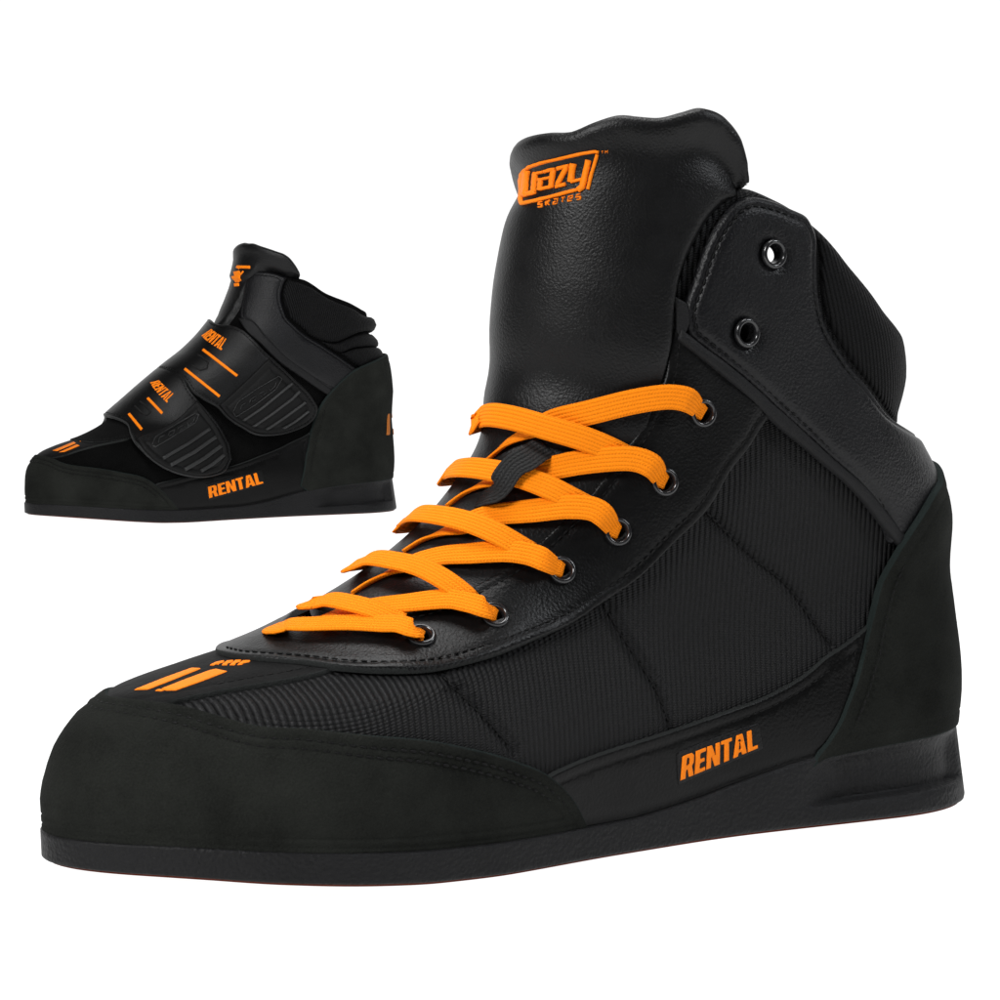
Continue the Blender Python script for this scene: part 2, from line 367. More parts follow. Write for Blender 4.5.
        # orientation outward
        fn = np.cross(V[T[:, 1]] - V[T[:, 0]], V[T[:, 2]] - V[T[:, 0]]); flip = (fn * n[T[:, 0]]).sum(1) < 0
        T[flip] = T[flip][:, ::-1]
        fm = (d[T].max(1) < max(.9 * r, .0006)).astype(int) if edge else np.zeros(len(T), int)
        if closed:
            hb = np.minimum(base, base - drop) - closed * np.sqrt(np.clip(1 - (1 - np.clip(d / max(r, 1e-4), 0, 1)) ** 2, 0, 1)); V2 = P0 + n * hb[:, None]
            if disp is not None: V2 = V2 + n * (disp(u, v, P0) * (np.clip(d / .002, 0, 1) if clip else 1))[:, None]
            k = len(V); V = np.vstack([V, V2]); T2 = T[:, ::-1] + k
            # join along the rim
            ec = {}
            for f in T:
                for i in range(3):
                    e2 = (f[i], f[(i + 1) % 3]); ec[e2] = ec.get(e2, 0) + 1
            W = []
            for (i, j) in ec:
                if (j, i) not in ec: W += [(j, i, i + k), (j, i + k, j + k)]
            T = np.vstack([T, T2, np.array(W)]); fm = np.concatenate([fm, fm, np.zeros(len(W), int)])
        mats = [M[mat]] + ([M[edge]] if edge else [])
        ob = mesh(name, V, T, mats, parent or s.root, fm)
        s.last = dict(D=D, a0=a0, P3b=P3b, top=base + t)
        return ob
    def ring(s, d, keep=None, side=0):
        "line inset by d along the last panel's outline, as runs of chart points"
        q = s.last['D'][side]; a0 = s.last['a0']; D = s.last['D']
        z = q + s.inset(q, a0, D) * d
        P3 = s.B.P(z[:, 0] / a0, z[:, 1]); ok = inside(D, z) & (mindist(P3, s.last['P3b']) > .88 * d)
        uvv = np.stack([z[:, 0] / a0, z[:, 1]], 1)
        if keep is not None: ok &= keep(uvv, P3)
        runs = []; cur = []
        idx = list(range(len(z)))
        if not ok.all():
            st = int(np.argmin(ok)); idx = idx[st:] + idx[:st]
        for i in idx:
            if ok[i]: cur.append(uvv[i])
            elif cur: runs.append(np.array(cur)); cur = []
        if cur: runs.append(np.array(cur))
        return [x for x in runs if len(x) > 4]
    def stitches(s, runs, h, parent, name='stitching', pitch=.0027, ln=.0019, r=.00030, mat='thread'):
        V, F = [], []
        for L in runs:
            P3 = s.S(L[:, 0], L[:, 1], h); n3 = s.nrm(L[:, 0], L[:, 1])
            dd = np.concatenate([[0], np.cumsum(np.linalg.norm(np.diff(P3, axis=0), axis=1))])
            for c in np.arange(pitch / 2, dd[-1] - pitch / 2, pitch):
                A, B_ = (np.array([np.interp(c + e, dd, P3[:, k]) for k in range(3)]) for e in (-ln / 2, ln / 2))
                n = unit(np.array([np.interp(c, dd, n3[:, k]) for k in range(3)])); t = unit(B_ - A); w = np.cross(n, t)
                o = len(V); rows = [(-.5, .35), (-.28, .95), (0, 1.1), (.28, .95), (.5, .35)]; mid = (A + B_) / 2; L0 = np.linalg.norm(B_ - A)
                for (f, q) in rows:
                    for k in range(6):
                        an = k * math.pi / 3; V.append(mid + t * f * L0 + (w * math.cos(an) + n * math.sin(an)) * r * q)
                for j in range(4):
                    for k in range(6): F.append((o+j*6+k, o+j*6+(k+1) % 6, o+j*6+6+(k+1) % 6, o+j*6+6+k))
                F.append(tuple(o + k for k in range(5, -1, -1))); F.append(tuple(o + 24 + k for k in range(6)))
        if V: return mesh(name, V, F, [M[mat]], parent)
    def drape(s, name, polys, h, t, mat, parent, step=.0006, g=.0016, r=None, drop=.0002, disp=None):
        "thin raised print or badge made of several polygons (each a list of loops in chart space), ONE mesh"
        obs = []
        for lp in polys:
            obs.append(s.panel(name, lp, h, t, mat, parent, sm=False, step=step, g=g, r=r or t * .8, drop=drop, rings=[(r or t * .8) * .5, (r or t * .8)], disp=disp, clip=False))
        return join(obs, name)
    def ribbon(s, name, P, mat, parent, width=.0075, thick=.0012, step=.0012, ns=14):
        """flat tape through points (px, py, h[, twist deg, width factor]) or ('v'|'z', u, q, h, twist, wf)"""
        A = []
        for p in P:
            if p[0] == 'd': q = s.uv(p[1], p[2], max(0, p[3])) + np.array(p[4:6]); rest = (p[3],) + tuple(p[6:])
            elif isinstance(p[0], str): q = s.pt(p[:3]); rest = p[3:]
            else:
                q = s.uv(p[0], p[1], max(0, p[2])); rest = p[2:]
            hh = rest[0]; tw = rest[1] if len(rest) > 1 else 0; wf = rest[2] if len(rest) > 2 else 1
            pos = s.S(np.array([q[0]]), np.array([q[1]]), hh)[0]; n = s.nrm(np.array([q[0]]), np.array([q[1]]))[0]
            A.append([*pos, *n, tw, wf])
        A = np.array(A)
        C = []
        k = 10; n = len(A)
        for i in range(n - 1):
            p0, p1, p2, p3 = A[max(i-1, 0)], A[i], A[i+1], A[min(i+2, n-1)]
            for q in np.arange(k) / k:
                C.append(.5 * ((2*p1) + (-p0+p2)*q + (2*p0-5*p1+4*p2-p3)*q**2 + (-p0+3*p1-3*p2+p3)*q**3))
        C.append(A[-1]); C = np.array(C)
        dd = np.concatenate([[0], np.cumsum(np.linalg.norm(np.diff(C[:, :3], axis=0), axis=1))]); m = max(4, int(dd[-1] / step))
        tt = np.linspace(0, dd[-1], m); C = np.stack([np.interp(tt, dd, C[:, j]) for j in range(8)], 1)
        T = unit(np.gradient(C[:, :3], axis=0)); nn = unit(C[:, 3:6]); w = unit(np.cross(nn, T)); nn = np.cross(T, w)
        tw = np.radians(C[:, 6])[:, None]; w, nn = w * np.cos(tw) + nn * np.sin(tw), nn * np.cos(tw) - w * np.sin(tw)
        sec = []
        for k in range(ns):
            a = 2 * math.pi * k / ns; ca, sa = math.cos(a), math.sin(a)
            sec.append((math.copysign(abs(ca) ** .55, ca) * width / 2, math.copysign(abs(sa) ** .7, sa) * thick / 2))
        V, UV, F = [], [], []
        for i in range(m):
            for (x, y) in sec:
                y2 = y + .06 * thick * math.cos(x / width * 2 * math.pi * 2)
                V.append(C[i, :3] + w[i] * x * C[i, 7] + nn[i] * y2); UV.append((tt[i], x + .01))
        for i in range(m - 1):
            for k in range(ns): F.append((i*ns+k, i*ns+(k+1) % ns, (i+1)*ns+(k+1) % ns, (i+1)*ns+k))
        F.append(tuple(range(ns-1, -1, -1))); F.append(tuple((m-1)*ns+k for k in range(ns)))
        return mesh(name, V, F, [M[mat]], parent, uv=UV)
    def eyelet(s, p, h, parent, R=.0037, px_h=None, depth=.003, open_=False):
        q = p if isinstance(p, np.ndarray) else s.pt(p, px_h or h)
        c = s.S(q[:1], q[1:], h)[0]; n = s.nrm(q[:1], q[1:])[0]; a = unit(np.cross(n, [0, 0, 1.])); b = np.cross(n, a)
        prof = [(1.0, -.0006), (1.04, .0001), (1.0, .0006), (.90, .00095), (.78, .0009), (.69, .0004), (.66, -.0004), (.65, -depth)]
        K = 36; V, F = [], []
        for (rr, z) in prof:
            for k in range(K):
                t = 2 * math.pi * k / K; V.append(c + (a * math.cos(t) + b * math.sin(t)) * R * rr + n * z)
        for j in range(len(prof) - 1):
            for k in range(K): F.append((j*K+k, j*K+(k+1) % K, (j+1)*K+(k+1) % K, (j+1)*K+k))
        fm = [0] * len(F)
        if not open_: F.append(tuple(len(V) - K + k for k in range(K))); fm.append(1)
        o = mesh('eyelet', V, F, [M['metal'], M['hole']], parent, fm); return o, q
def join(obs, name):
    V, F, fm, mats = [], [], [], []
    for o in obs:
        me = o.data; k = len(V); V += [v.co[:] for v in me.vertices]
        if not mats: mats = list(me.materials)
        F += [tuple(k + i for i in p.vertices) for p in me.polygons]; fm += [p.material_index for p in me.polygons]
    par = obs[0].parent
    for o in obs:
        me = o.data; bpy.data.objects.remove(o); bpy.data.meshes.remove(me)
    return mesh(name, V, F, mats, par, fm)
def mir(L): L = np.array(L, float).copy(); L[:, 0] *= -1; return L
def strokes(lines):
    "list of (points, width) -> list of polygons (butt ended bands with mitred bends)"
    out = []
    for L, w in lines:
        L = np.array(L, float); n = len(L); d = unit(np.diff(L, axis=0)); a, b = [], []
        for i in range(n):
            t = unit((d[max(i-1, 0)] + d[min(i, n-2)])); m = np.array([-t[1], t[0]]); k = 1 / max(.55, abs(np.dot(t, d[min(i, n-2)])))
            a.append(L[i] + m * w / 2 * k); b.append(L[i] - m * w / 2 * k)
        out.append([np.array(a + b[::-1])])
    return out
GL = {
 'R': (.54, [[(0,0),(.205,0),(.205,.37),(.26,.37),(.335,0),(.545,0),(.44,.45),(.51,.55),(.51,.88),(.41,1),(0,1)], [(.205,.55),(.205,.83),(.285,.83),(.31,.79),(.31,.59),(.28,.55)]]),
 'E': (.45, [[(0,0),(.44,0),(.44,.185),(.205,.185),(.205,.41),(.40,.41),(.40,.595),(.205,.595),(.205,.815),(.44,.815),(.44,1),(0,1)]]),
 'N': (.57, [[(0,0),(.195,0),(.195,.50),(.345,0),(.56,0),(.56,1),(.365,1),(.365,.50),(.215,1),(0,1)]]),
 'T': (.47, [[(.13,0),(.34,0),(.34,.815),(.465,.815),(.465,1),(0,1),(0,.815),(.13,.815)]]),
 'A': (.57, [[(0,0),(.20,0),(.225,.16),(.345,.16),(.37,0),(.57,0),(.42,1),(.15,1)], [(.245,.32),(.33,.32),(.288,.68)]]),
 'L': (.43, [[(0,0),(.42,0),(.42,.185),(.205,.185),(.205,1),(0,1)]]),
}
def word(text, gap=.05, shear=.0):
    "flat loops in a 0..1 by 0..1 box"
    x = 0; P = []
    for ch in text:
        w, lp = GL[ch]; P.append([np.array(l, float) + (x, 0) for l in lp]); x += w + gap
    x -= gap
    return [[np.stack([(l[:, 0]) / x + shear * (l[:, 1] - .5), l[:, 1]], 1) for l in lp] for lp in P]
def quadmap(polys, BL, BR, TL, TR):
    BL, BR, TL, TR = map(np.array, (BL, BR, TL, TR)); f = lambda l: np.array([(1-a)*(1-b)*BL + a*(1-b)*BR + (1-a)*b*TL + a*b*TR for a, b in l])
    return [[f(dens2(l)) for l in lp] for lp in polys]
def dens2(l, n=3):
    l = np.array(l, float); m = np.roll(l, -1, 0); return np.vstack([[a + (b - a) * k / n for k in range(n)] for a, b in zip(l, m)])
def to_uv(bt, polys, h): return [[bt.pts([tuple(p) for p in l], h) for l in lp] for lp in polys]
def thing(name, label, cat):
    o = bpy.data.objects.new(name, None); COL.objects.link(o); o['label'] = label; o['category'] = cat; o.empty_display_size = .05; return o

def CYL(p):
    "unrolled cylinder coordinates about an axis leaning along the instep"
    f = p[:, 0] * .83 + p[:, 2] * .55 - (.10 * .83 + .07 * .55); return np.stack([np.arctan2(p[:, 1], f) * .05, p[:, 2] * .83 - p[:, 0] * .55], 1)
def SIDE(p): return np.stack([p[:, 0], p[:, 2]], 1)
def base_shell(bt, mat, zmin=.009, dark=None, darts=(), thick=.005, nu=420, nv=150, holes=(), name='upper'):
    "cloth body of the boot, open at the top, with its lining wall inside"
    B = bt.B; U = np.linspace(-1, 1, nu + 1)[:-1]; v0 = zsole(B, U, .0022); v1 = B.vz(B.ztop(U)); T = np.linspace(0, 1, nv)
    uu, tt = np.meshgrid(U, T); vv = v0 + (v1 - v0) * tt
    h = np.zeros_like(vv); P0 = B.P(uu, vv)
    for L in darts:
        L3 = B.P(*resample(np.asarray(L), .0004).T); d = mindist(P0.reshape(-1, 3), L3).reshape(h.shape); h -= .0011 * np.exp(-(d / .0014) ** 2)
    out = bt.S(uu, vv, h); n = bt.nrm(uu, vv)
    rows = [out]
    rim0, nr = P0[-1], n[-1]; upv = unit(B.P(U, np.minimum(v1 + .0015, B.VMAX)) - B.P(U, v1 - .0015))
    for a in (30, 60, 90, 120, 150, 180):
        a = math.radians(a); rows.append((rim0 - nr * thick / 2 + nr * math.cos(a) * thick / 2 + upv * math.sin(a) * thick * .55)[None])
    vi = v1[None] - (v1[None] - float(B.vz(.024))) * np.linspace(.02, 1, 60)[:, None]; ui = np.broadcast_to(U, vi.shape)
    inn = bt.S(ui, vi, -thick); inn = inn.copy(); rows.append(inn)
    G = np.concatenate(rows, 0); R_ = G.shape[0]; V = G.reshape(-1, 3); F, fm = [], []
    kill = np.zeros(len(V), bool)
    for (c, ax, r) in holes:
        w = V - c; al = w @ ax; kill |= (np.linalg.norm(w - al[:, None] * ax, axis=1) < r) & (np.abs(al) < .014)
    for j in range(R_ - 1):
        for i in range(nu):
            f = (j*nu+i, j*nu+(i+1) % nu, (j+1)*nu+(i+1) % nu, (j+1)*nu+i)
            if kill[list(f)].any(): continue
            F.append(f); fm.append(0 if j < nv + 2 else 1)
    F.append(tuple((R_-1)*nu+i for i in range(nu))); fm.append(1)
    return mesh(name, V, F, [M[mat], M['lining']], bt.root, fm)

def sole(bt, thickf, springf, flare, recess, zoff=.0012, name='sole', topo=.0028):
    B = bt.B; nu = 360; U = np.linspace(-1, 1, nu + 1)[:-1]; c0 = B.P(U, float(B.vz(.016))); n = bt.nrm(U, float(B.vz(.016))); n[:, 2] = 0; n = unit(n)
    x = c0[:, 0] / B.sc; zb = springf(x) + zoff; zt = zb + thickf(x); fl = flare(x)
    rows = []
    prof = [(-.010, 0, 0), (-.0014, 0, 0), (-.0004, .02, 0), (0, .07, 0), (.0, .16, .1), (0, .26, .0), (0, .285, .3), (0, .30, 1.08), (0, .33, 1.1), (0, .42, .95), (0, .55, .9), (0, .68, .85), (0, .80, .7), (0, .88, .25), (0, .94, 0), (-.0005, .99, 0), (-.0013, 1, 0), (-.006, 1, 0)]
    for (o, f, rc) in prof:
        off = fl + (topo - fl) * f + o - recess(x, U) * rc; z = zb + (zt - zb) * f
        p = c0 + n * off[:, None]; p[:, 2] = z * B.sz; rows.append(p)
    V = np.concatenate(rows); F = []; R_ = len(rows)
    for j in range(R_ - 1):
        for i in range(nu): F.append((j*nu+i, j*nu+(i+1) % nu, (j+1)*nu+(i+1) % nu, (j+1)*nu+i))
    F.append(tuple(range(nu-1, -1, -1))); F.append(tuple((R_-1)*nu+i for i in range(nu)))
    so = mesh(name, V, F, [M['rubber']], bt.root)
    p = c0 + n * (fl - .0019)[:, None]; p[:, 2] = (springf(x)) * B.sz; q = p.copy(); q[:, 2] += (zoff + .0004) * B.sz
    V = np.concatenate([p, q]); F = [(i, (i+1) % nu, nu+(i+1) % nu, nu+i) for i in range(nu)] + [tuple(range(nu-1, -1, -1)), tuple(nu+i for i in range(nu))]
    mesh('tread', V, F, [M['tread']], so, smooth=False)
    return so
# ------------------------------------------------------------------ the lace-up boot (front)
THICK = pchip([-.01, 0, .03, .06, .078, .10, .125, .15, .2, .26, .31], [.0262, .0258, .0245, .0225, .0205, .0165, .0118, .0092, .0088, .0084, .0078])
SPRING = pchip([-.01, .19, .215, .235, .26, .285, .31], [0, 0, .0006, .0020, .0042, .0062, .0072])
FLARE = pchip([-.01, .02, .05, .10, .16, .22, .28, .31], [.0066, .0060, .0052, .0038, .0034, .0034, .0030, .0024])
def RECESS(x, U):
    a = np.clip((x - .012) / .006, 0, 1) * np.clip((.085 - x) / .022, 0, 1); b = np.clip((.006 - x) / .004, 0, 1); return .0044 * a * a * (3 - 2 * a) + .0020 * b
def zsole(B, u, eps=.0012):
    "chart height just below the upper edge of the sole"
    u = np.atleast_1d(np.asarray(u, float)); x = B.P(u, float(B.vz(.016)))[:, 0] / B.sc; return B.vz(THICK(x) + SPRING(x) - eps)
def build_lace_boot():
    root = thing('skate_boot', 'large black high-top boot laced with bright orange laces, standing in front', 'boot')
    bt = Boot(BIG, math.radians(32), .1404, .9348, root); B = BIG
    H = .0015
    darts = [bt.pts(smooth_line(L)) for L in (
        [(437, 668), (450, 682), (470, 702), (490, 722), (514, 750)],
        [(604, 604), (621, 632), (638, 658), (657, 689), (672, 728)],
        [(707, 512), (728, 533), (752, 556), (790, 588), (813, 620), (832, 645)])]
    # --- eyelet positions
    low = [(421, 638), (494, 617), (561, 571), (617, 532), (664, 482), (702, 413)]; top = [(746, 333), (773, 254)]
    qlow = [bt.uv(x, y, .0022) for x, y in low]; qtop = [bt.uv(x, y, .0035) for x, y in top]
    def hole(q, r=.0024):
        c = B.P(q[0], q[1]); return (c, bt.nrm(q[:1], q[1:])[0], r)
    # line of sight through the topmost eyelet to the far wall
    q = qtop[1]; c = bt.S(q[:1], q[1:], .003)[0]; eye = (np.array([0, 0, CAMH]) - bt.T) @ bt.R; ray = unit(c - eye)
    up = base_shell(bt, 'textile', darts=darts, thick=.0045, holes=[(c, ray, .0031)], name='upper')
    up['label'] = 'ribbed black cloth upper'
    for L in darts:
        L = resample(L, .0015) if False else L
        for off in (-.007, .007):
            a, b = bt.met(L[:, 0], L[:, 1]); pass
        bt.stitches([L], -.0006, up, pitch=.0026, ln=.0020, r=.00034)
    # --- shiny side panel behind the word RENTAL
    z0 = .009
    fx = bt.pts([(548, 778), (575, 764), (602, 753.5), (634, 743), (665, 733), (697, 722), (728, 711), (770, 695), (812, 670), (845, 645), (880, 612)], H)
    ub = fx[-1][0]; uf = fx[0][0]
    bot = [(a, float(zsole(B, a)[0])) for a in np.linspace(ub + .02, uf - .04, 24)]
    foxing_loop = np.vstack([fx, bot])
    fo = bt.panel('side_panel', [foxing_loop], .0004, .0011, 'foxing', edge='raw', cyl=SIDE, groove=[(.0034, .0003)])
    bt.stitches(bt.ring(.0034, lambda q, P: P[:, 2] > .034), .00125, fo, r=.00026)
    fo2 = bt.panel('side_panel', [mir(foxing_loop)], .0004, .0011, 'foxing', edge='raw', g=.004)
    # --- centre strip over the toe
    vs = bt.pts([(168, 703), (180, 700), (202, 695), (224, 690.5), (250, 686), (275, 682), (297, 678), (319, 673), (343, 665), (372, 655)], .001)
    vs[:, 0] = np.abs(vs[:, 0]); loop = np.vstack([vs, mir(vs)[::-1]])
    st = bt.panel('toe_strip', [loop], .0004, .0010, 'strip', edge='raw', cyl=lambda p: p[:, :2], r=.0006, groove=[(.0042, .00025)], g=.002)
    bt.stitches(bt.ring(.0042, lambda q, P: (q[:, 0] > .0) & (P[:, 0] < .268)), .0012, st, r=.00026)
    # --- tongue
    tl = bt.pts([(750, 186.5), (749, 172), (746, 155), (740, 136), (722, 114.5), (701, 107.5), (682, 112), (659, 117.5), (639, 116.5), (620, 115), (598, 121), (575, 131), (553, 132)], .002)
    zt = float(B.zv(tl[-1][1]))
    tl[-1] = (.055, float(B.vz(.2060)))
    def rimline(zs, sg):
        uu = np.linspace(.06, .49 if sg > 0 else .40, 300); zz_ = np.maximum.accumulate(B.ztop(sg * uu)); return [('z', sg * (float(np.interp(z, zz_, uu)) - .007), z) for z in zs]
    left = [('z', -.06, .2035), ('z', -.14, .200), ('z', -.21, .194), ('z', -.27, .184)] + rimline([.168, .160, .152, .144, .136, .128, .120, .112, .104, .096, .088, .080, .074, .069], -1)
    right = rimline([.069, .074, .080, .088, .096, .104, .112, .120, .128, .136, .144, .152, .160, .168, .176, .182, .1865], 1)[:-1] + [('z', .482, .1885)]
    tongue_loop = np.vstack([tl, bt.pts(left), bt.pts(right)])
    zz = lambda v: B.zv(v)
    def sst(x): x = np.clip(x, 0, 1); return x * x * (3 - 2 * x)
    RU = np.linspace(.095, .49, 200); RZ = B.ztop(RU)
    def tdisp(u, v, P):
        z = P[:, 2]; au = np.abs(u); pad = .0030 * sst((z - .115) / .05) * np.clip(1 - (u / .44) ** 4, 0, 1)
        dep = np.minimum((au - np.interp(z, RZ, RU)) * .17, B.ztop(u) - z); under = -.0020 * sst((dep + .0060) / .0060)
        lean = -.0044 * sst((z - .158) / .045) * sst((.20 - u) / .3)
        topv = np.interp(u, *np.array(sorted([(a, b) for a, b in np.vstack([tl, bt.pts(left[:4])])])).T)
        e = topv - v                        # distance below the top edge
        roll = .0016 * np.exp(-((e - .003) / .0045) ** 2) - .0026 * np.exp(-((e - .0125) / .006) ** 2) * (.6 + .4 * np.cos(u * 11 + .8))
        wr = .0006 * np.sin(z * 260 + u * 5) * np.exp(-((z - .125) / .02) ** 2) + .0008 * np.sin(u * 9 + z * 35 + 1) * np.clip((z - .13) / .03, 0, 1)
        return pad + roll + wr + under + lean
    tg = bt.panel('tongue', [tongue_loop], .0008, .0016, 'tongue', closed=.0030, r=.0036, drop=.0022, rings=[.0005, .0012, .0022, .0036], disp=tdisp, g=.0020, step=.0006, cyl=CYL, clip=False)
    tgtop = lambda q: .0024
    # --- eyestay (both sides joined in front of the throat)
    out_ = [(214, 655), (236, 657), (258, 659), (300, 662.5), (344, 668), (385, 670.5), (436, 668.5), (487, 657), (538, 638), (572, 623.5), (602, 604), (638, 579), (676, 541), (706, 511), (729, 473), (752, 443), (770, 416)]
    band0 = [(770, 404), (747, 382), (725, 364), (703, 347), (685, 332)]
    inn = [(676, 322), (668, 345), (665, 372), (655, 400), (640, 428), (622, 452), (603, 478), (585, 500), (562, 521), (535, 546), (508, 566), (480, 583), (452, 598), (420, 610), (385, 617), (345, 620), (310, 622), (288, 624)]
    o_uv = bt.pts(out_, .0022); i_uv = bt.pts(band0 + inn, .0022)
    o_uv[0] = (0.0, o_uv[1][1] + .0002); i_uv[-1] = (0.0, i_uv[-1][1] + .0)
    lat = np.vstack([o_uv, i_uv]); med = mir(lat)[::-1]
    loop = np.vstack([lat, med[1:-1]])
    def edisp(u, v, P):
        return .0004 * np.sin(P[:, 0] * 210 + P[:, 2] * 90) * np.clip(np.abs(u) * 6, 0, 1) * .7
    es = bt.panel('eyestay', [loop], .0012, .0016, 'leather', edge='raw', r=.0008, cyl=CYL, disp=edisp, groove=[(.0030, .0003)],
                  holes=[(q[0], q[1], .0025) for q in qlow] + [(-q[0], q[1], .0025) for q in qlow])
    bt.stitches(bt.ring(.0030, lambda q, P: q[:, 0] > -.02), .0028, es, r=.00027)
    # --- padded cuff
    cl = [(687, 326), (685, 314), (687, 303), (696, 279), (703, 258), (712, 237), (723, 219), (736, 204.5), (751, 197), (770, 199), (794, 208), (810, 217), (817, 231), (819, 259), (821, 295), (830, 328), (848, 358), (875, 394), (899, 422)]
    cuv = bt.pts(cl, .003)
    back = [('z', .85, .1165), ('z', .93, .115), ('z', 1.0, .114), ('z', 1.0, .085), ('z', .93, .082)]
    cb = bt.pts([(893, 545), (880, 515), (864, 492), (846, 474), (828, 458), (800, 431), (770, 404), (747, 383), (725, 365), (703, 348), (689, 335)], .003)
    cuff_loop = np.vstack([cuv, bt.pts(back), cb])
    def cdisp(u, v, P):
        return .0007 * np.exp(-((P[:, 2] - .115) / .02) ** 2) * np.sin(np.clip((np.abs(u) - .5) / .5, 0, 1) * math.pi) + .0003 * np.sin(P[:, 0] * 120 + P[:, 2] * 60)
    for sgn in (1, -1):
        L = cuff_loop if sgn == 1 else mir(cuff_loop)
        if sgn == -1: L[:, 1] = np.minimum(L[:, 1], B.vz(B.ztop(L[:, 0])) + .0005)
        hl = [(sgn * q[0], q[1], .0025) for q in (qtop if sgn == 1 else qtop[:1])]
        cf = bt.panel('cuff', [L], .0010, .0030, 'cuff', r=.0055, rings=[.0006, .0015, .003, .0045, .0057], disp=cdisp, groove=[(.0026, .0007)], holes=hl, g=.0024 if sgn == 1 else .004)
        if sgn == 1: bt.stitches(bt.ring(.0026, lambda q, P: (P[:, 0] > -1) & (q[:, 0] < .93)), .0030, cf, r=.00030)
    # --- piping band between eyestay, cloth and cuff
    bl = bt.pts([(681, 328), (703, 345), (725, 361), (747, 379), (770, 400), (800, 427), (830, 455), (850, 472), (868, 488), (886, 510), (906, 535), (916, 548), (910, 562), (898, 546), (880, 524), (862, 501), (845, 483), (823, 464), (793, 439), (763, 412), (741, 391), (719, 373), (697, 356), (676, 340)], .003)
    for sgn in (1, -1): bd = bt.panel('piping_band', [bl if sgn == 1 else mir(bl)], .0026, .0013, mat='piping', cyl=SIDE, r=.0016, g=.002)
    tab = bt.pts([(672, 294), (688, 303), (691, 320), (684, 338), (676, 334), (675, 312)], .003)
    bt.panel('corner_tab', [tab], .0022, .0009, 'piping', r=.0008)
    # --- collar padding
    cp = bt.pts([(819, 235), (821, 259), (823, 295), (832, 327), (850, 357), (877, 393), (900, 420)], .001)
    rimu = np.linspace(1.0, cp[0][0] + .01, 12); rim = np.stack([rimu, B.vz(B.ztop(rimu)) - .0012], 1)
    pad_loop = np.vstack([cp, [(1.0, float(B.vz(.117)))], rim])
    for sgn in (1, -1):
        pd = bt.panel('collar_padding', [pad_loop if sgn == 1 else mir(pad_loop)], .0003, .0022, 'collar_cloth', r=.010, rings=[.0005, .0015, .003, .0055, .008], g=.0026)
    # --- toe cap
    tc = bt.pts([(592, 842), (588, 826), (582, 812), (575, 800), (562, 785), (545, 772), (523, 763), (500, 755), (465, 746.5), (430, 740), (360, 733), (300, 726.5), (265, 725), (240, 720), (215, 713), (190, 706), (165, 701.5), (140, 698.5), (118, 696.5)], .002)
    tc[:, 0] = np.abs(tc[:, 0]); tv = tc[-1][1]; tc = np.vstack([tc[:-1], [(0.0, tv)]])
    ue = tc[0][0]; bl_ = np.array([(a, float(zsole(B, a)[0])) for a in np.linspace(-ue, ue, 50)])
    loop = np.vstack([tc, mir(tc)[::-1][1:], bl_[1:-1]])
    toe = bt.panel('toe_cap', [loop], .0008, .0014, 'nubuck', edge='rawgreen', r=.0011, groove=[(.0034, .0006), (.0058, .0006)], g=.0024,
                   disp=lambda u, v, P: .0004 * np.sin(P[:, 0] * 70 + P[:, 1] * 50))
    toe['label'] = 'matt nubuck toe cap'
    bt.stitches(bt.ring(.0034, lambda q, P: q[:, 1] > zsole(B, q[:, 0]) + .0068) + bt.ring(.0058, lambda q, P: (q[:, 1] > zsole(B, q[:, 0]) + .011) & (P[:, 0] > .17)), .0019, toe, r=.00040, pitch=.0030)
    # --- heel counter
    hc = bt.pts([(806, 775), (815, 757), (828, 740), (839, 722), (847, 702), (855, 681), (861, 658), (866, 636), (870, 620), (874, 604), (880, 582), (889, 560), (896, 543), (904, 527), (914, 510), (923, 494), (930, 482), (936, 470)], .0022)
    hz = float(B.zv(hc[-1][1])); topb = bt.pts([('z', 1.0, hz + .001)])
    half = np.vstack([hc, topb]); other = half[::-1][1:].copy(); other[:, 0] = 2 - other[:, 0]
    us = np.linspace(2 - hc[0][0], hc[0][0], 30)[1:-1]; bots = np.stack([us, zsole(B, us)], 1)
    loop = np.vstack([half, other, bots])
    ct = bt.panel('heel_counter', [loop], .0012, .0016, 'nubuck', edge='rawgreen', r=.0014, groove=[(.0052, .0003)], g=.0028, disp=lambda u, v, P: .0034 * np.clip((P[:, 2] - .070) / .022, 0, 1) * (3 - 2 * np.clip((P[:, 2] - .070) / .022, 0, 1)) * np.clip((P[:, 2] - .070) / .022, 0, 1), clip=False)
    bt.stitches(bt.ring(.0052, lambda q, P: P[:, 2] > .030), .0033, ct, r=.00028)
    # --- eyelets
    for q in qlow:
        for sgn in (1, -1): bt.eyelet(np.array([sgn * q[0], q[1]]), .0030, root, R=.0040)
    for k, q in enumerate(qtop):
        for sgn in (1, -1):
            if sgn == -1 and k == 1: continue
            bt.eyelet(np.array([sgn * q[0], q[1]]), .0042, root, R=.0042, open_=(k == 1 and sgn == 1), depth=.0035)
    # --- lace: from the lowest crossing up
    e = qlow
    def ee(k, h=-.0045, sgn=1): return ('v', sgn * e[k][0] + .003, e[k][1], h, 0, .55)
    def e1(k): return ('v', e[k][0], e[k][1], .0026, 0, .60)
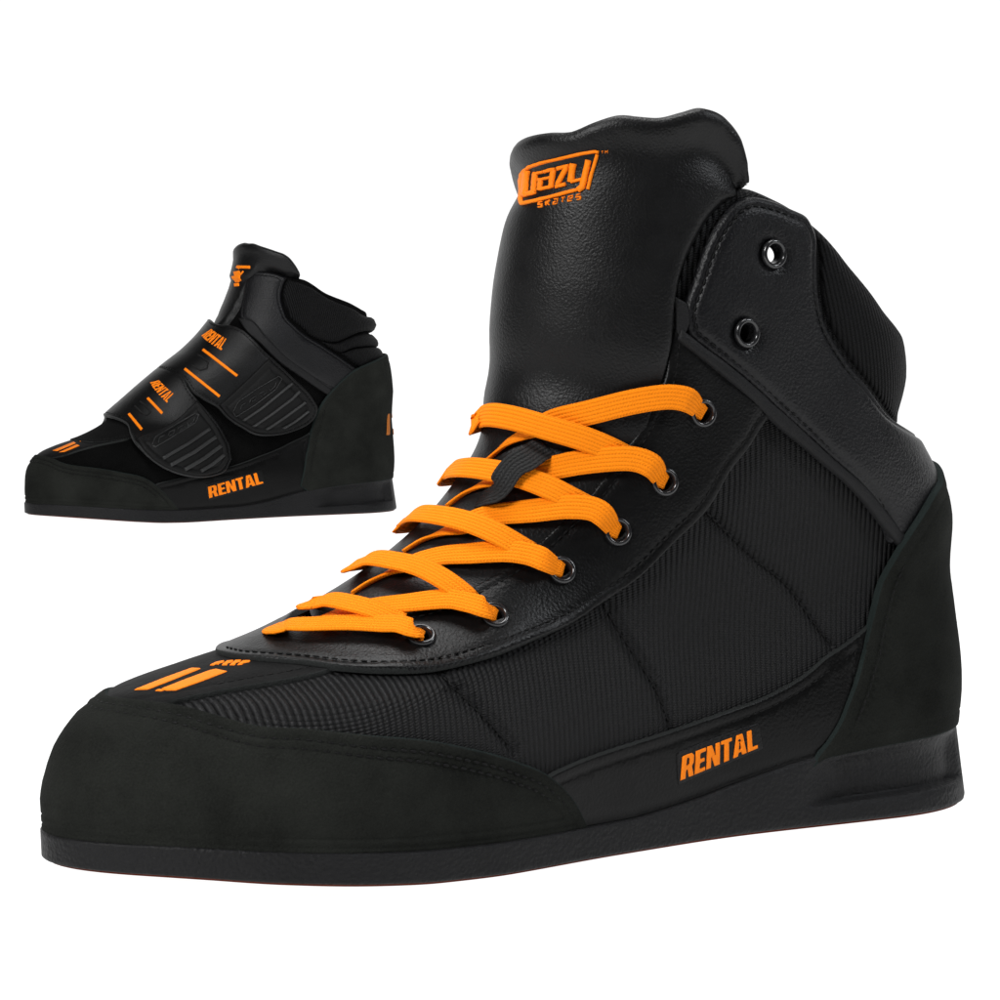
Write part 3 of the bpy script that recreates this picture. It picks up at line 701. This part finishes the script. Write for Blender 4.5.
    LA = [
     [ee(0), e1(0), (418, 634, .0030, 0, .75), (412, 629, .0062), (398, 624.5, .0062), (382, 623, .0058), (350, 622.5, .0055), (310, 624, .0055), (290, 625, .0052), (281, 628, .0045), ('d', 281, 628, .0025, -.015, 0), ('v', -.10, .0, .0)],
     [ee(1), e1(1), (491, 613, .0030, 0, .75), (483, 607.5, .0062), (466, 601.5, .0058), (445, 599.5, .0052), (406, 603, .0045), (375, 606, .0035), (348, 612, .0030), (322, 617, .0028, 20, .8), (310, 621, .0025, 35, .7)],
     [ee(2), e1(2), (557, 567.5, .0030, 0, .75), (544, 560, .0062), (528, 553.5, .0058), (505, 551.5, .0052), (471, 553, .0048), (440, 556, .0040), (410, 564, .0034), (388, 573, .003, 25, .7), (368, 584, .0026, 40, .55), (352, 595, .002, 50, .5)],
     [ee(3), e1(3), (613, 528, .0030, 0, .75), (604, 516, .0062), (590, 508.5, .0062), (565, 507, .0055), (535, 510.5, .0050), (490, 516, .0042), (462, 525, .0034), (440, 533, .003, 25, .7), (422, 541, .0026, 40, .55), (404, 553, .002, 50, .5)],
     [ee(4), e1(4), (660, 478, .0030, 0, .75), (653, 467, .0062), (638, 460, .0062), (618, 458.5, .0058), (580, 462.5, .0050), (545, 470, .0042), (512, 476, .0034), (486, 483, .003, 25, .75), (466, 493, .0026, 40, .6), (448, 507, .002, 50, .5)],
     [ee(5), e1(5), (698, 409, .0030, 0, .75), (690, 401, .0065), (677, 397.5, .0068), (660, 397.5, .0066), (630, 402.5, .0058), (590, 412.5, .0050), (552, 422, .0040), (528, 432, .003, 25, .75), (507, 443, .0026, 40, .6), (489, 459, .002, 50, .5)],
    ]
    LA[0] = LA[0][:-1]
    LB = [
     [('d', 317, 603, .0022, -.035, -.0010), ('d', 317, 603, .0046, -.010, -.0003, 0, .95), (317, 602, .0058), (330, 599, .0068), (350, 603, .0070), (372, 609.5, .0062), (390, 616, .0048), (405, 622, .0036)],
     [('d', 359, 566, .0022, -.035, -.0010), ('d', 359, 566, .0046, -.010, -.0003, 0, .95), (359, 563, .0058), (372, 558, .0070), (392, 560, .0074), (420, 567.5, .0072), (444, 580, .0062), (462, 593, .0046), (470, 601, .0036)],
     [('d', 403, 522, .0022, -.035, -.0010), ('d', 403, 522, .0046, -.010, -.0003, 0, .95), (403, 517, .0058), (418, 513.5, .0070), (445, 516, .0074), (472, 523, .0074), (498, 534, .0064), (520, 546.5, .0048), (532, 554, .0036)],
     [('d', 448, 475, .0022, -.035, -.0010), ('d', 448, 475, .0046, -.010, -.0003, 0, .95), (449, 470, .0058), (464, 467.5, .0070), (488, 469.5, .0074), (520, 476.5, .0074), (548, 487, .0064), (570, 498, .0048), (588, 508, .0036)],
     [('d', 480, 423, .0022, -.035, -.0010), ('d', 480, 423, .0046, -.010, -.0003, 0, .95), (480, 417, .0058), (492, 415, .0070), (514, 418.5, .0074), (548, 428, .0074), (580, 437.5, .0066), (606, 447.5, .0050), (625, 457, .0038)],
    ]
    def me(k, out): L = [('v', -e[k][0], e[k][1], -.0035, 0, .55), ('v', -e[k][0] + .003, e[k][1] + .0002, .0024, 0, .65), ('v', -e[k][0] + .030, e[k][1] + .0012, .0032, 0, .80)]; return L if out else L[::-1]
    LB = [me(k + 1, True) + L[1:] for k, L in enumerate(LB)]; LA[0] = LA[0] + me(0, False)
    obs = [bt.ribbon('s', L, 'lace', root, width=.0072, thick=.0013) for L in LA + LB]
    lace = join_uv(obs, 'shoelace'); lace['label'] = 'flat bright orange shoelace'
    bt.ribbon('lace_loop', [(546, 447, .0026), (537, 452, .0060), (528, 458, .0090), (516, 464, .0098), (508, 472, .0098), (502, 482, .0094), (496, 491, .0075), (489, 495, .0045), (481, 498, .0022)], 'webbing', tg, width=.0082, thick=.0010)
    # --- the sole
    sole(bt, THICK, SPRING, FLARE, RECESS, zoff=.0006)
    # --- prints
    hq = .0016
    bx = bt.pts([(676.5, 752), (718, 736), (759, 722.5), (763, 749), (722, 766), (678, 785)], hq)
    badge = bt.panel('name_badge', [bx], .0014, .0004, 'leather', sm=False, g=.0018, r=.0004)
    bt.drape('lettering', to_uv(bt, quadmap(word('RENTAL', .03, .04), (681, 780), (759, 747.5), (680, 756.5), (754.5, 728)), hq), .0017, .0005, 'orange', badge, step=.0005)
    c = lambda L: [(505 + x * .11, 135 + y * .11) for x, y in L]
    S = strokes([(c(L), w * .11) for L, w in [
        ([(750, 495), (775, 385), (838, 175)], 34), ([(853, 160), (815, 150), (700, 168), (500, 212), (300, 255), (190, 290), (130, 330), (103, 390), (95, 500), (98, 590), (112, 632)], 32),
        ([(98, 622), (250, 592), (400, 558), (550, 520), (660, 492)], 34), ([(655, 500), (700, 470), (722, 380), (757, 225)], 58),
        ([(160, 320), (145, 430), (132, 560)], 62), ([(120, 545), (180, 530), (248, 512)], 44), ([(248, 335), (235, 430), (226, 520)], 46), ([(230, 362), (270, 345), (322, 333)], 30),
        ([(330, 335), (380, 318), (440, 308)], 34), ([(424, 312), (410, 400), (400, 478)], 50), ([(300, 390), (294, 440), (286, 505)], 44), ([(292, 405), (350, 392), (405, 380)], 28), ([(285, 490), (350, 478), (410, 465)], 34),
        ([(455, 308), (520, 290), (580, 278)], 38), ([(560, 288), (510, 370), (460, 462)], 46), ([(440, 470), (500, 455), (548, 442)], 36),
        ([(618, 258), (606, 340), (594, 430)], 62), ([(590, 425), (640, 412), (700, 398)], 32)]])
    tiny = {'S': [[(1,1),(0,1),(0,.5),(1,.5),(1,0),(0,0)]], 'K': [[(0,0),(0,1)], [(1,1),(.1,.5),(1,0)]], 'A': [[(0,1),(1,1),(1,0),(0,0),(0,.5),(1,.5)]], 'T': [[(0,1),(1,1)], [(.5,1),(.5,0)]], 'E': [[(1,0),(0,0),(0,1),(1,1),(1,.5),(0,.5)]]}
    ll = []
    for k, ch in enumerate('SKATES'):
        x0, y0 = 272 + k * 74, 655 - k * 13.5
        for st_ in tiny[ch]: ll.append((c([(x0 + a * 38 + b * 6, y0 - b * 46 - a * 7) for a, b in st_]), 15 * .11))
    for L in ([(868, 148), (900, 143)], [(884, 146), (882, 172)], [(908, 170), (910, 142), (922, 158), (934, 138), (932, 168)]): ll.append((c(L), 1.2))
    S2 = strokes(ll)
    hT = .0055
    dark = bt.drape('logo_backing', to_uv(bt, strokes([(c([(85, 480), (480, 390), (870, 300)]), 330 * .11)]), hT), .0022, .0009, 'tongue', tg, step=.001, g=.003) if False else None
    def tpt(x, y):
        x = x + 4.0 * max(0, 1 - (x - 514) / 55)
        q = bt.uv(x, y, hT)
        for _k in range(3):
            u_, v_ = q[:1], q[1:]; q = bt.uv(x, y, float(.0028 + tdisp(u_, v_, B.P(u_, v_))[0]))
        return q
    def draped(polys, name, t, par, off=0.0):
        obs = []
        for lp in [[np.array([tpt(*q_) for q_ in dens2(l, 4)]) for l in p] for p in polys]:
            obs.append(bt.panel(name, lp, .0024 + off, t, 'orange', par, sm=False, step=.0005, g=.0016, r=.0003, drop=.0002, rings=[.00015], disp=tdisp_full, clip=False))
        return join(obs, name)
    def tdisp_full(u, v, P): return tdisp(u, v, P)
    draped(S, 'logo', .0008, tg); draped(S2, 'logo_lettering', .0005, tg)
    k5 = lambda L: [(120 + x * .15, 640 + y * .15) for x, y in L]
    g = to_uv(bt, [[dens2(k5(L), 6)] for L in ([(95, 332), (185, 330), (360, 262), (545, 188), (480, 186), (300, 250)], [(232, 338), (262, 326), (300, 333), (275, 342)], [(275, 325), (300, 336), (372, 335), (545, 275), (718, 208), (640, 192), (590, 205), (420, 268)],
        [(597, 168), (632, 150), (668, 140), (700, 136), (690, 150), (668, 152), (655, 166), (640, 160), (625, 170)], [(676, 168), (690, 155), (712, 138), (760, 133), (748, 150), (722, 152), (715, 168)], [(728, 168), (742, 156), (770, 133), (812, 132), (800, 148), (778, 148), (765, 168)], [(780, 166), (800, 150), (822, 134), (876, 136), (858, 148), (826, 152), (815, 164)])], .0014)
    bt.drape('toe_print', g, .0013, .0004, 'orange', st, step=.0006)
    return bt
def join_uv(obs, name):
    V, F, UV, mats = [], [], [], []
    for o in obs:
        me = o.data; k = len(V); V += [v.co[:] for v in me.vertices]
        if not mats: mats = list(me.materials)
        uvl = me.uv_layers[0].data; tmp = [None] * len(me.vertices)
        for l in me.loops: tmp[l.vertex_index] = uvl[l.index].uv[:]
        UV += tmp; F += [tuple(k + i for i in p.vertices) for p in me.polygons]
    par = obs[0].parent
    for o in obs:
        me = o.data; bpy.data.objects.remove(o); bpy.data.meshes.remove(me)
    return mesh(name, V, F, mats, par, uv=np.array(UV))
# ------------------------------------------------------------------ the strap boot (behind, left)
def build_velcro_boot():
    root = thing('skate_boot', 'black high-top boot with two hook-and-loop straps instead of laces, standing behind', 'boot')
    bt = Boot(SMALL, .53, -.0827, 2.105, root); B = SMALL
    up = base_shell(bt, 'fuzzy', thick=.0045, nu=300, nv=110); up['label'] = 'deep black loop-pile cloth upper'
    def nb(u0, u1, n=24): us = np.linspace(u0, u1, n); return np.stack([us, zsole(B, us)], 1)
    # side panel
    fx = bt.pts([(150, 488), (156, 484.5), (172, 480), (200, 473), (232, 466), (260, 456), (280, 448), (298, 439), (306, 435), (316, 428)], .0015)
    loop = np.vstack([fx, nb(fx[-1][0] + .05, fx[0][0] - .03)])
    for sg in (1, -1):
        fo = bt.panel('side_panel', [loop if sg == 1 else mir(loop)], .0004, .0011, 'foxing', edge='raw', cyl=SIDE, g=.003, groove=[(.0034, .0003)] if sg == 1 else None)
        if sg == 1: fside = fo; bt.stitches(bt.ring(.0034, lambda q, P: P[:, 2] > .032), .00125, fo, r=.00026)
    # heel counter
    hc = bt.pts([(300, 486), (302, 478), (304.5, 465), (307, 450), (311, 430), (316, 414), (324, 398), (336, 384), (351, 371), (364, 364.5), (374, 360)], .002)
    hz = float(B.zv(hc[-1][1])); half = np.vstack([hc, bt.pts([('z', 1.0, hz + .003)])]); oth = half[::-1][1:].copy(); oth[:, 0] = 2 - oth[:, 0]
    us = np.linspace(2 - hc[0][0], hc[0][0], 30)[1:-1]
    # cuff
    cuf = bt.pts([(240, 318), (239.5, 310), (242, 296), (245.5, 277.5), (251, 272.5), (264, 271.5), (276, 273.5), (287, 277.5), (284, 284), (281.5, 297), (285, 311), (292, 322), (315, 340), (337, 354), (358, 369), (368, 376),
                  (340, 400), (330, 391), (308, 378), (280, 357), (262, 338), (250, 325)], .003)
    for sg in (1, -1):
        L = cuf if sg == 1 else mir(cuf)
        if sg == -1: L[:, 1] = np.minimum(L[:, 1], B.vz(B.ztop(L[:, 0])) + .001)
        cf = bt.panel('cuff', [L], .0012, .0026, 'cuff', r=.004, rings=[.0006, .0015, .003, .004], g=.003, groove=[(.0026, .0006)])
        if sg == 1: bt.stitches(bt.ring(.0026, lambda q, P: (P[:, 0] < .125) & (P[:, 2] > .09)), .0030, cf, r=.0003)
    bl = bt.pts([(238, 318), (247, 319), (262, 332), (281, 352), (308, 372), (333, 390), (329, 396), (305, 380), (278, 361), (256, 340), (243, 327)], .003)
    bt.panel('piping_band', [bl], .0024, .0014, mat='piping', cyl=SIDE, r=.0012, g=.003)
    # collar rolls
    def roll(px, t, close, nm='collar_roll'):
        q = bt.pts(px, .002); return bt.panel(nm, [np.vstack([q, close])], .0003, t, 'collar_cloth', r=.007, rings=[.0006, .0018, .0035, .0055], g=.003)
    V = lambda z: float(B.vz(z))
    ru = np.linspace(1.0, .40, 14)
    for sg in (1, -1):
        m_ = (lambda a: a) if sg == 1 else mir
        q = bt.pts([(288, 279), (284.5, 286), (283, 297), (287, 310), (294, 321), (304, 329), (318, 339), (333, 342.5), (348, 338), (360, 333)], .002)
        bt.panel('collar_roll', [m_(np.vstack([q, [(1.0, V(.1345))], np.stack([ru, B.vz(B.ztop(ru)) - .001], 1)]))], .0004, .0034, 'collar_cloth', r=.007, rings=[.0006, .0018, .0035, .0055], g=.003)
        q = bt.pts([(321, 341), (334, 343.5), (348, 339), (360, 334)], .002); q2 = bt.pts([(366, 346), (354, 348), (340, 352.5), (332, 349)], .002)
        bt.panel('collar_roll', [m_(np.vstack([q, [(1.0, V(.134)), (1.0, V(.123))], q2]))], .0004, .0032, 'collar_cloth', r=.0045, rings=[.0006, .0018, .0035], g=.003)
        q = bt.pts([(342, 353.5), (354, 349), (366, 347)], .002); q2 = bt.pts([(376, 362), (362, 368), (352, 361)], .002)
        bt.panel('collar_roll', [m_(np.vstack([q, [(1.0, V(.1225)), (1.0, V(.108))], q2]))], .0003, .0022, 'collar_cloth', r=.0045, rings=[.0006, .0018, .0035], g=.003)
    ct = bt.panel('heel_counter', [np.vstack([half, oth, np.stack([us, zsole(B, us)], 1)])], .0012, .0016, 'nubuck', edge='rawgreen', r=.0014, groove=[(.0045, .0003)], g=.0032, clip=False,
                  disp=lambda u, v, P: .0026 * np.clip((P[:, 2] - .065) / .02, 0, 1))
    bt.stitches(bt.ring(.0045, lambda q, P: (P[:, 2] > .030) & (q[:, 0] < .95)), .0040, ct, r=.00028)
    # rust-orange mark on the back of the heel
    f = lambda L: [np.array([(.883 + .234 * a, V(.055 + .058 * b)) for a, b in dens2(p[0], 4)]) for p in [L]]
    mk = strokes([([(.08, .05), (.08, .7), (.3, .95), (.95, .95), (.95, .45), (.5, .28), (.22, .3)], .065), ([(.3, .6), (.3, .45), (.7, .5), (.7, .8)], .06), ([(.3, .08), (.9, .08)], .08)])
    hm = bt.drape('heel_mark', [f(p) for p in mk], .0030, .0004, 'rust', ct, step=.001, g=.002)
    # toe strip and cap
    vs = bt.pts([(52, 458), (66, 455), (84, 449), (104, 444), (124, 440), (134, 437)], .001); vs[:, 0] = np.abs(vs[:, 0])
    st = bt.panel('toe_strip', [np.vstack([vs, mir(vs)[::-1]])], .0004, .0010, 'strip', edge='raw', r=.0006, cyl=lambda p: p[:, :2], g=.003)
    vt = bt.pts([(88, 441.5), (104, 442.5), (122, 440), (134, 438)], .001); vt[:, 0] = np.abs(vt[:, 0]); vt[0, 0] = 0
    tp = np.array([(vt[-1][0], V(.075)), (0, V(.077))]); vl = np.vstack([vt, tp])
    vp = bt.panel('throat_piece', [np.vstack([vl, mir(vl)[::-1][1:-1]])], .0012, .0010, 'lining', edge='raw', r=.0006, cyl=CYL, g=.003)
    bt.stitches(bt.ring(.0025, lambda q, P: q[:, 0] > 0), .0021, vp, r=.00026)
    tc = bt.pts([(183, 514), (180, 510), (170, 498), (158, 486), (146, 478), (122, 472), (100, 468), (84, 466), (70, 464), (60, 461), (54, 458), (48, 455)], .002)
    tc[:, 0] = np.abs(tc[:, 0]); tc = np.vstack([tc[:-1], [(0.0, tc[-1][1])]]); ue = tc[0][0]
    toe = bt.panel('toe_cap', [np.vstack([tc, mir(tc)[::-1][1:], nb(-ue, ue, 50)[1:-1]])], .0008, .0014, 'nubuck', edge='rawgreen', r=.0011, groove=[(.0034, .0006), (.0060, .0006)], g=.003)
    bt.stitches(bt.ring(.0034, lambda q, P: q[:, 1] > zsole(B, q[:, 0]) + .0066) + bt.ring(.0060, lambda q, P: q[:, 1] > zsole(B, q[:, 0]) + .011), .0020, toe, r=.0003)
    g = to_uv(bt, [[dens2(L, 5)] for L in ([(52.5, 450.5), (57, 451), (76, 443.2), (74, 441.6)], [(59, 452.2), (64, 452), (80, 445.5), (77, 444.3)], [(79.5, 441.5), (80.5, 439.6), (85.5, 438.6), (85, 440.6)])], .0014)
    bt.drape('toe_print', g, .0013, .0004, 'orange', st, step=.0008)
    # tongue
    tl = bt.pts([(303, 284), (301, 278), (298, 270), (294, 263.5), (289, 257.5), (284, 254), (277, 251.5), (270, 249), (261, 246), (254, 243.5), (250, 243.5)], .002)
    left = bt.pts([('z', .04, .203), ('z', -.06, .200), ('z', -.16, .196), ('z', -.26, .186), ('z', -.32, .168), ('z', -.30, .14), ('z', -.15, .115), ('z', 0, .110)]); right = bt.pts([('z', .15, .115), ('z', .30, .14), ('z', .38, .165)])
    top_ = np.array(sorted([(a, b) for a, b in np.vstack([tl[2:], left[:4]])])).T
    def sst(x): x = np.clip(x, 0, 1); return x * x * (3 - 2 * x)
    def tdisp(u, v, P):
        z = B.zv(v); e = np.interp(u, *top_) - v
        fold = -.0030 * sst((z - .1745 - .010 * np.abs(u)) * -900 + .5) * sst((z - .15) / .02)
        return -.0066 * (1 - sst((z - B.ztop(u) - .0005) / .006)) + .002 * sst((z - .14) / .03) + .0012 * np.exp(-((e - .003) / .004) ** 2) + fold * .6
    tg = bt.panel('tongue', [np.vstack([tl, left, right])], .0008, .0016, 'tongue', closed=.0032, r=.0026, disp=tdisp, g=.003, cyl=CYL, clip=False)
    q = lambda L: [(210 + x * .12, 235 + y * .12) for x, y in L]
    S = strokes([(q([(243, 285), (250, 270), (345, 272)]), 3.2), (q([(215, 330), (265, 320)]), 5.0), (q([(212, 345), (222, 390)]), 4.2), (q([(250, 325), (240, 380)]), 4.2), (q([(210, 385), (245, 380)]), 2.6), (q([(290, 305), (262, 340)]), 1.6), (q([(198, 415), (240, 410)]), 3.4)])
    bt.drape('logo', to_uv(bt, [[dens2(l, 3) for l in p] for p in S], .003), .0024, .0006, 'orange', tg, step=.0008, disp=tdisp)
    # straps: leather band over the instep, moulded rubber pull tab on its outer end
    def strap(outer, negtop, negbot, tabpts, lines, logo, zones, txt, slot):
        o = bt.pts(outer, .005); loop = np.vstack([o, bt.pts(negtop + negbot)])
        sp = bt.panel('strap', [loop], .0052, .0018, 'leather', edge='moulded', closed=.0012, r=.0010, g=.0028, cyl=CYL, groove=[(.0022, .0003)])
        bt.stitches(bt.ring(.0022, lambda q_, P: q_[:, 0] > -.02), .0070, sp, r=.00030)
        tb = bt.panel('pull_tab', [bt.pts(tabpts, .0075)], .0066, .0024, 'moulded_shade', r=.0012, g=.0026, cyl=SIDE, groove=[(.0040, .0010)])
        bt.drape('grip_rib', to_uv(bt, [[dens2(l, 5) for l in p] for p in strokes(lines)], .009), .0086, .0019, 'moulded', tb, step=.0012, r=.0008)
        bt.drape('logo', to_uv(bt, [[dens2(l, 4) for l in p] for p in strokes(logo)], .009), .0086, .0013, 'moulded', tb, step=.0012, r=.0004)
        for (L, w) in zones:
            bt.drape('orange_bar', to_uv(bt, [[dens2(l, 6) for l in p] for p in strokes([(L, w)])], .007), .0068, .0008, 'orange', sp, step=.0010, r=.0005)
        # word printed across: visible letters from the picture, the rest runs on over the instep
        BL, BR, TL, TR = (bt.pt(p, .007) for p in txt)
        W = word('RENTAL', .03, .0); k = .60      # the last 60 per cent of the word faces the camera
        x0 = 1 - k
        fbl, ftl = BR - (BR - BL) / k, TR - (TR - TL) / k
        bt.drape('lettering', quadmap(W, fbl, BR, ftl, TR), .0068, .0006, 'orange', sp, step=.0008, r=.0003)
        bt.drape('elastic_keeper', to_uv(bt, [[dens2(l, 4) for l in p] for p in strokes(slot)], .007), .0064, .0018, 'webbing', sp, step=.001, r=.0006)
    a = lambda L: [(120 + x * .15, 370 + y * .15) for x, y in L]; b = lambda L: [(110 + x * .15, 310 + y * .15) for x, y in L]
    strap([(126, 424), (130, 434), (137, 446), (150, 459), (169, 471), (187, 476.5), (210, 477), (224, 471.5), (231, 459), (229, 447), (223, 434), (211, 416), (198, 401), (189, 389), (183, 377)], [('z', -.08, .1045), ('z', -.18, .089), ('z', -.30, .073)], [('z', -.30, .044), ('z', -.167, .0587), ('z', -.064, .0704)],
          [(137, 439), (143, 449), (153, 459), (169, 469), (187, 474.5), (209, 475), (222, 469.5), (228.5, 459), (226, 447), (220, 434), (208, 415), (197, 400)],
          [(a([(285, 590), (440, 500), (600, 392)]), 4.0), (a([(335, 635), (500, 545), (640, 445)]), 4.2), (a([(430, 665), (560, 590), (675, 505)]), 4.2), (a([(540, 675), (620, 625), (695, 565)]), 3.6)],
          [(a([(215, 500), (235, 515), (360, 440), (505, 350), (525, 300), (500, 290), (380, 360), (235, 450), (215, 500)]), 1.5), (a([(255, 485), (265, 450), (300, 435)]), 1.4), (a([(320, 445), (330, 415), (365, 400), (355, 430), (320, 445)]), 1.4), (a([(385, 390), (420, 370), (400, 405), (440, 380)]), 1.4), (a([(450, 350), (455, 375), (490, 345), (500, 315)]), 1.4)],
          [(b([(250, 585), (350, 690)]), 3.2), (b([(125, 690), (213, 798)]), 3.2)], [(155.5, 391), (167, 403), (165, 386), (175, 394.5)],
          [(b([(165, 640), (215, 690), (250, 700), (270, 680), (240, 640), (200, 610)]), 2.0)])
    strap([(181, 378), (194, 394), (205, 401), (216, 407), (228, 419), (240, 427), (264, 436), (280, 435), (297, 430), (314, 418), (317, 408), (312, 398), (292, 377), (266, 353), (242, 330), (228, 326), (223, 326)], [('z', -.05, .1427), ('z', -.16, .1379), ('z', -.32, .120)], [('z', -.32, .078), ('z', -.183, .091), ('z', -.077, .1032)],
          [(219, 405), (229, 417), (241, 425), (264, 433.5), (280, 432.5), (295, 428), (310, 417), (313, 408), (308, 398), (290, 379), (268, 359)],
          [([(243, 421), (262, 408), (284, 390), (293, 383)], 2.6), ([(253, 427), (272, 414), (292, 399), (300, 391)], 2.6), ([(266, 430), (284, 418), (306, 402)], 2.6), ([(283, 429), (296, 421), (309, 411)], 2.4)],
          [([(233, 412), (236, 417), (255, 405), (276, 389), (282, 379), (279, 376), (258, 388), (238, 402), (233, 412)], .9), ([(240, 410), (242, 405), (247, 402)], .8), ([(249, 403), (251, 399), (256, 396), (255, 400), (249, 403)], .8), ([(259, 394), (264, 391), (261, 397), (267, 392)], .8), ([(269, 388), (270, 391), (275, 386), (276, 382)], .8)],
          [(b([(618, 262), (850, 440)]), 3.2), (b([(497, 390), (732, 577)]), 3.2)], [(207.5, 341.5), (221.5, 350.5), (217, 333), (228, 339.5)],
          [(b([(545, 370), (600, 400), (645, 390), (655, 350), (610, 310), (585, 300)]), 2.0)])
    sole(bt, THICK, SPRING, FLARE, RECESS, zoff=.0006)
    bx = bt.pts([(205, 484), (232, 477), (261, 469.5), (265, 484), (238, 492), (208, 501)], .0016)
    bg = bt.panel('name_badge', [bx], .0014, .0004, 'leather', sm=False, g=.003, r=.0004, cyl=SIDE)
    bt.drape('lettering', to_uv(bt, quadmap(word('RENTAL', .03, .04), (210, 498), (264.5, 483), (206.5, 487), (259, 471.8)), .0016), .0017, .0005, 'orange', bg, step=.0008)
    return bt
M['rust'] = grained('faded_orange_print', (.42, .13, .02), .7, .15, 1500, .00008, .8, 1.1, .00005)
# ------------------------------------------------------------------ white sweep with added glow: floor, curve and wall in one sheet
def build_sweep():
    prof = [(.30, 0), (4.2, 0)]
    for k in range(1, 13):
        a = k / 12 * math.pi / 2; prof.append((4.2 + math.sin(a) * 1.0, 1.0 - math.cos(a) * 1.0))
    prof.append((5.2, 4.5)); V, F = [], []
    for (y, z) in prof: V += [(-5, y, z), (5, y, z)]
    for i in range(len(prof) - 1): F.append((2*i, 2*i+1, 2*i+3, 2*i+2))
    o = mesh('floor', V, F, [M['sweep']]); o['kind'] = 'structure'; return o
build_sweep()
build_lace_boot()
if 'build_velcro_boot' in globals(): build_velcro_boot()
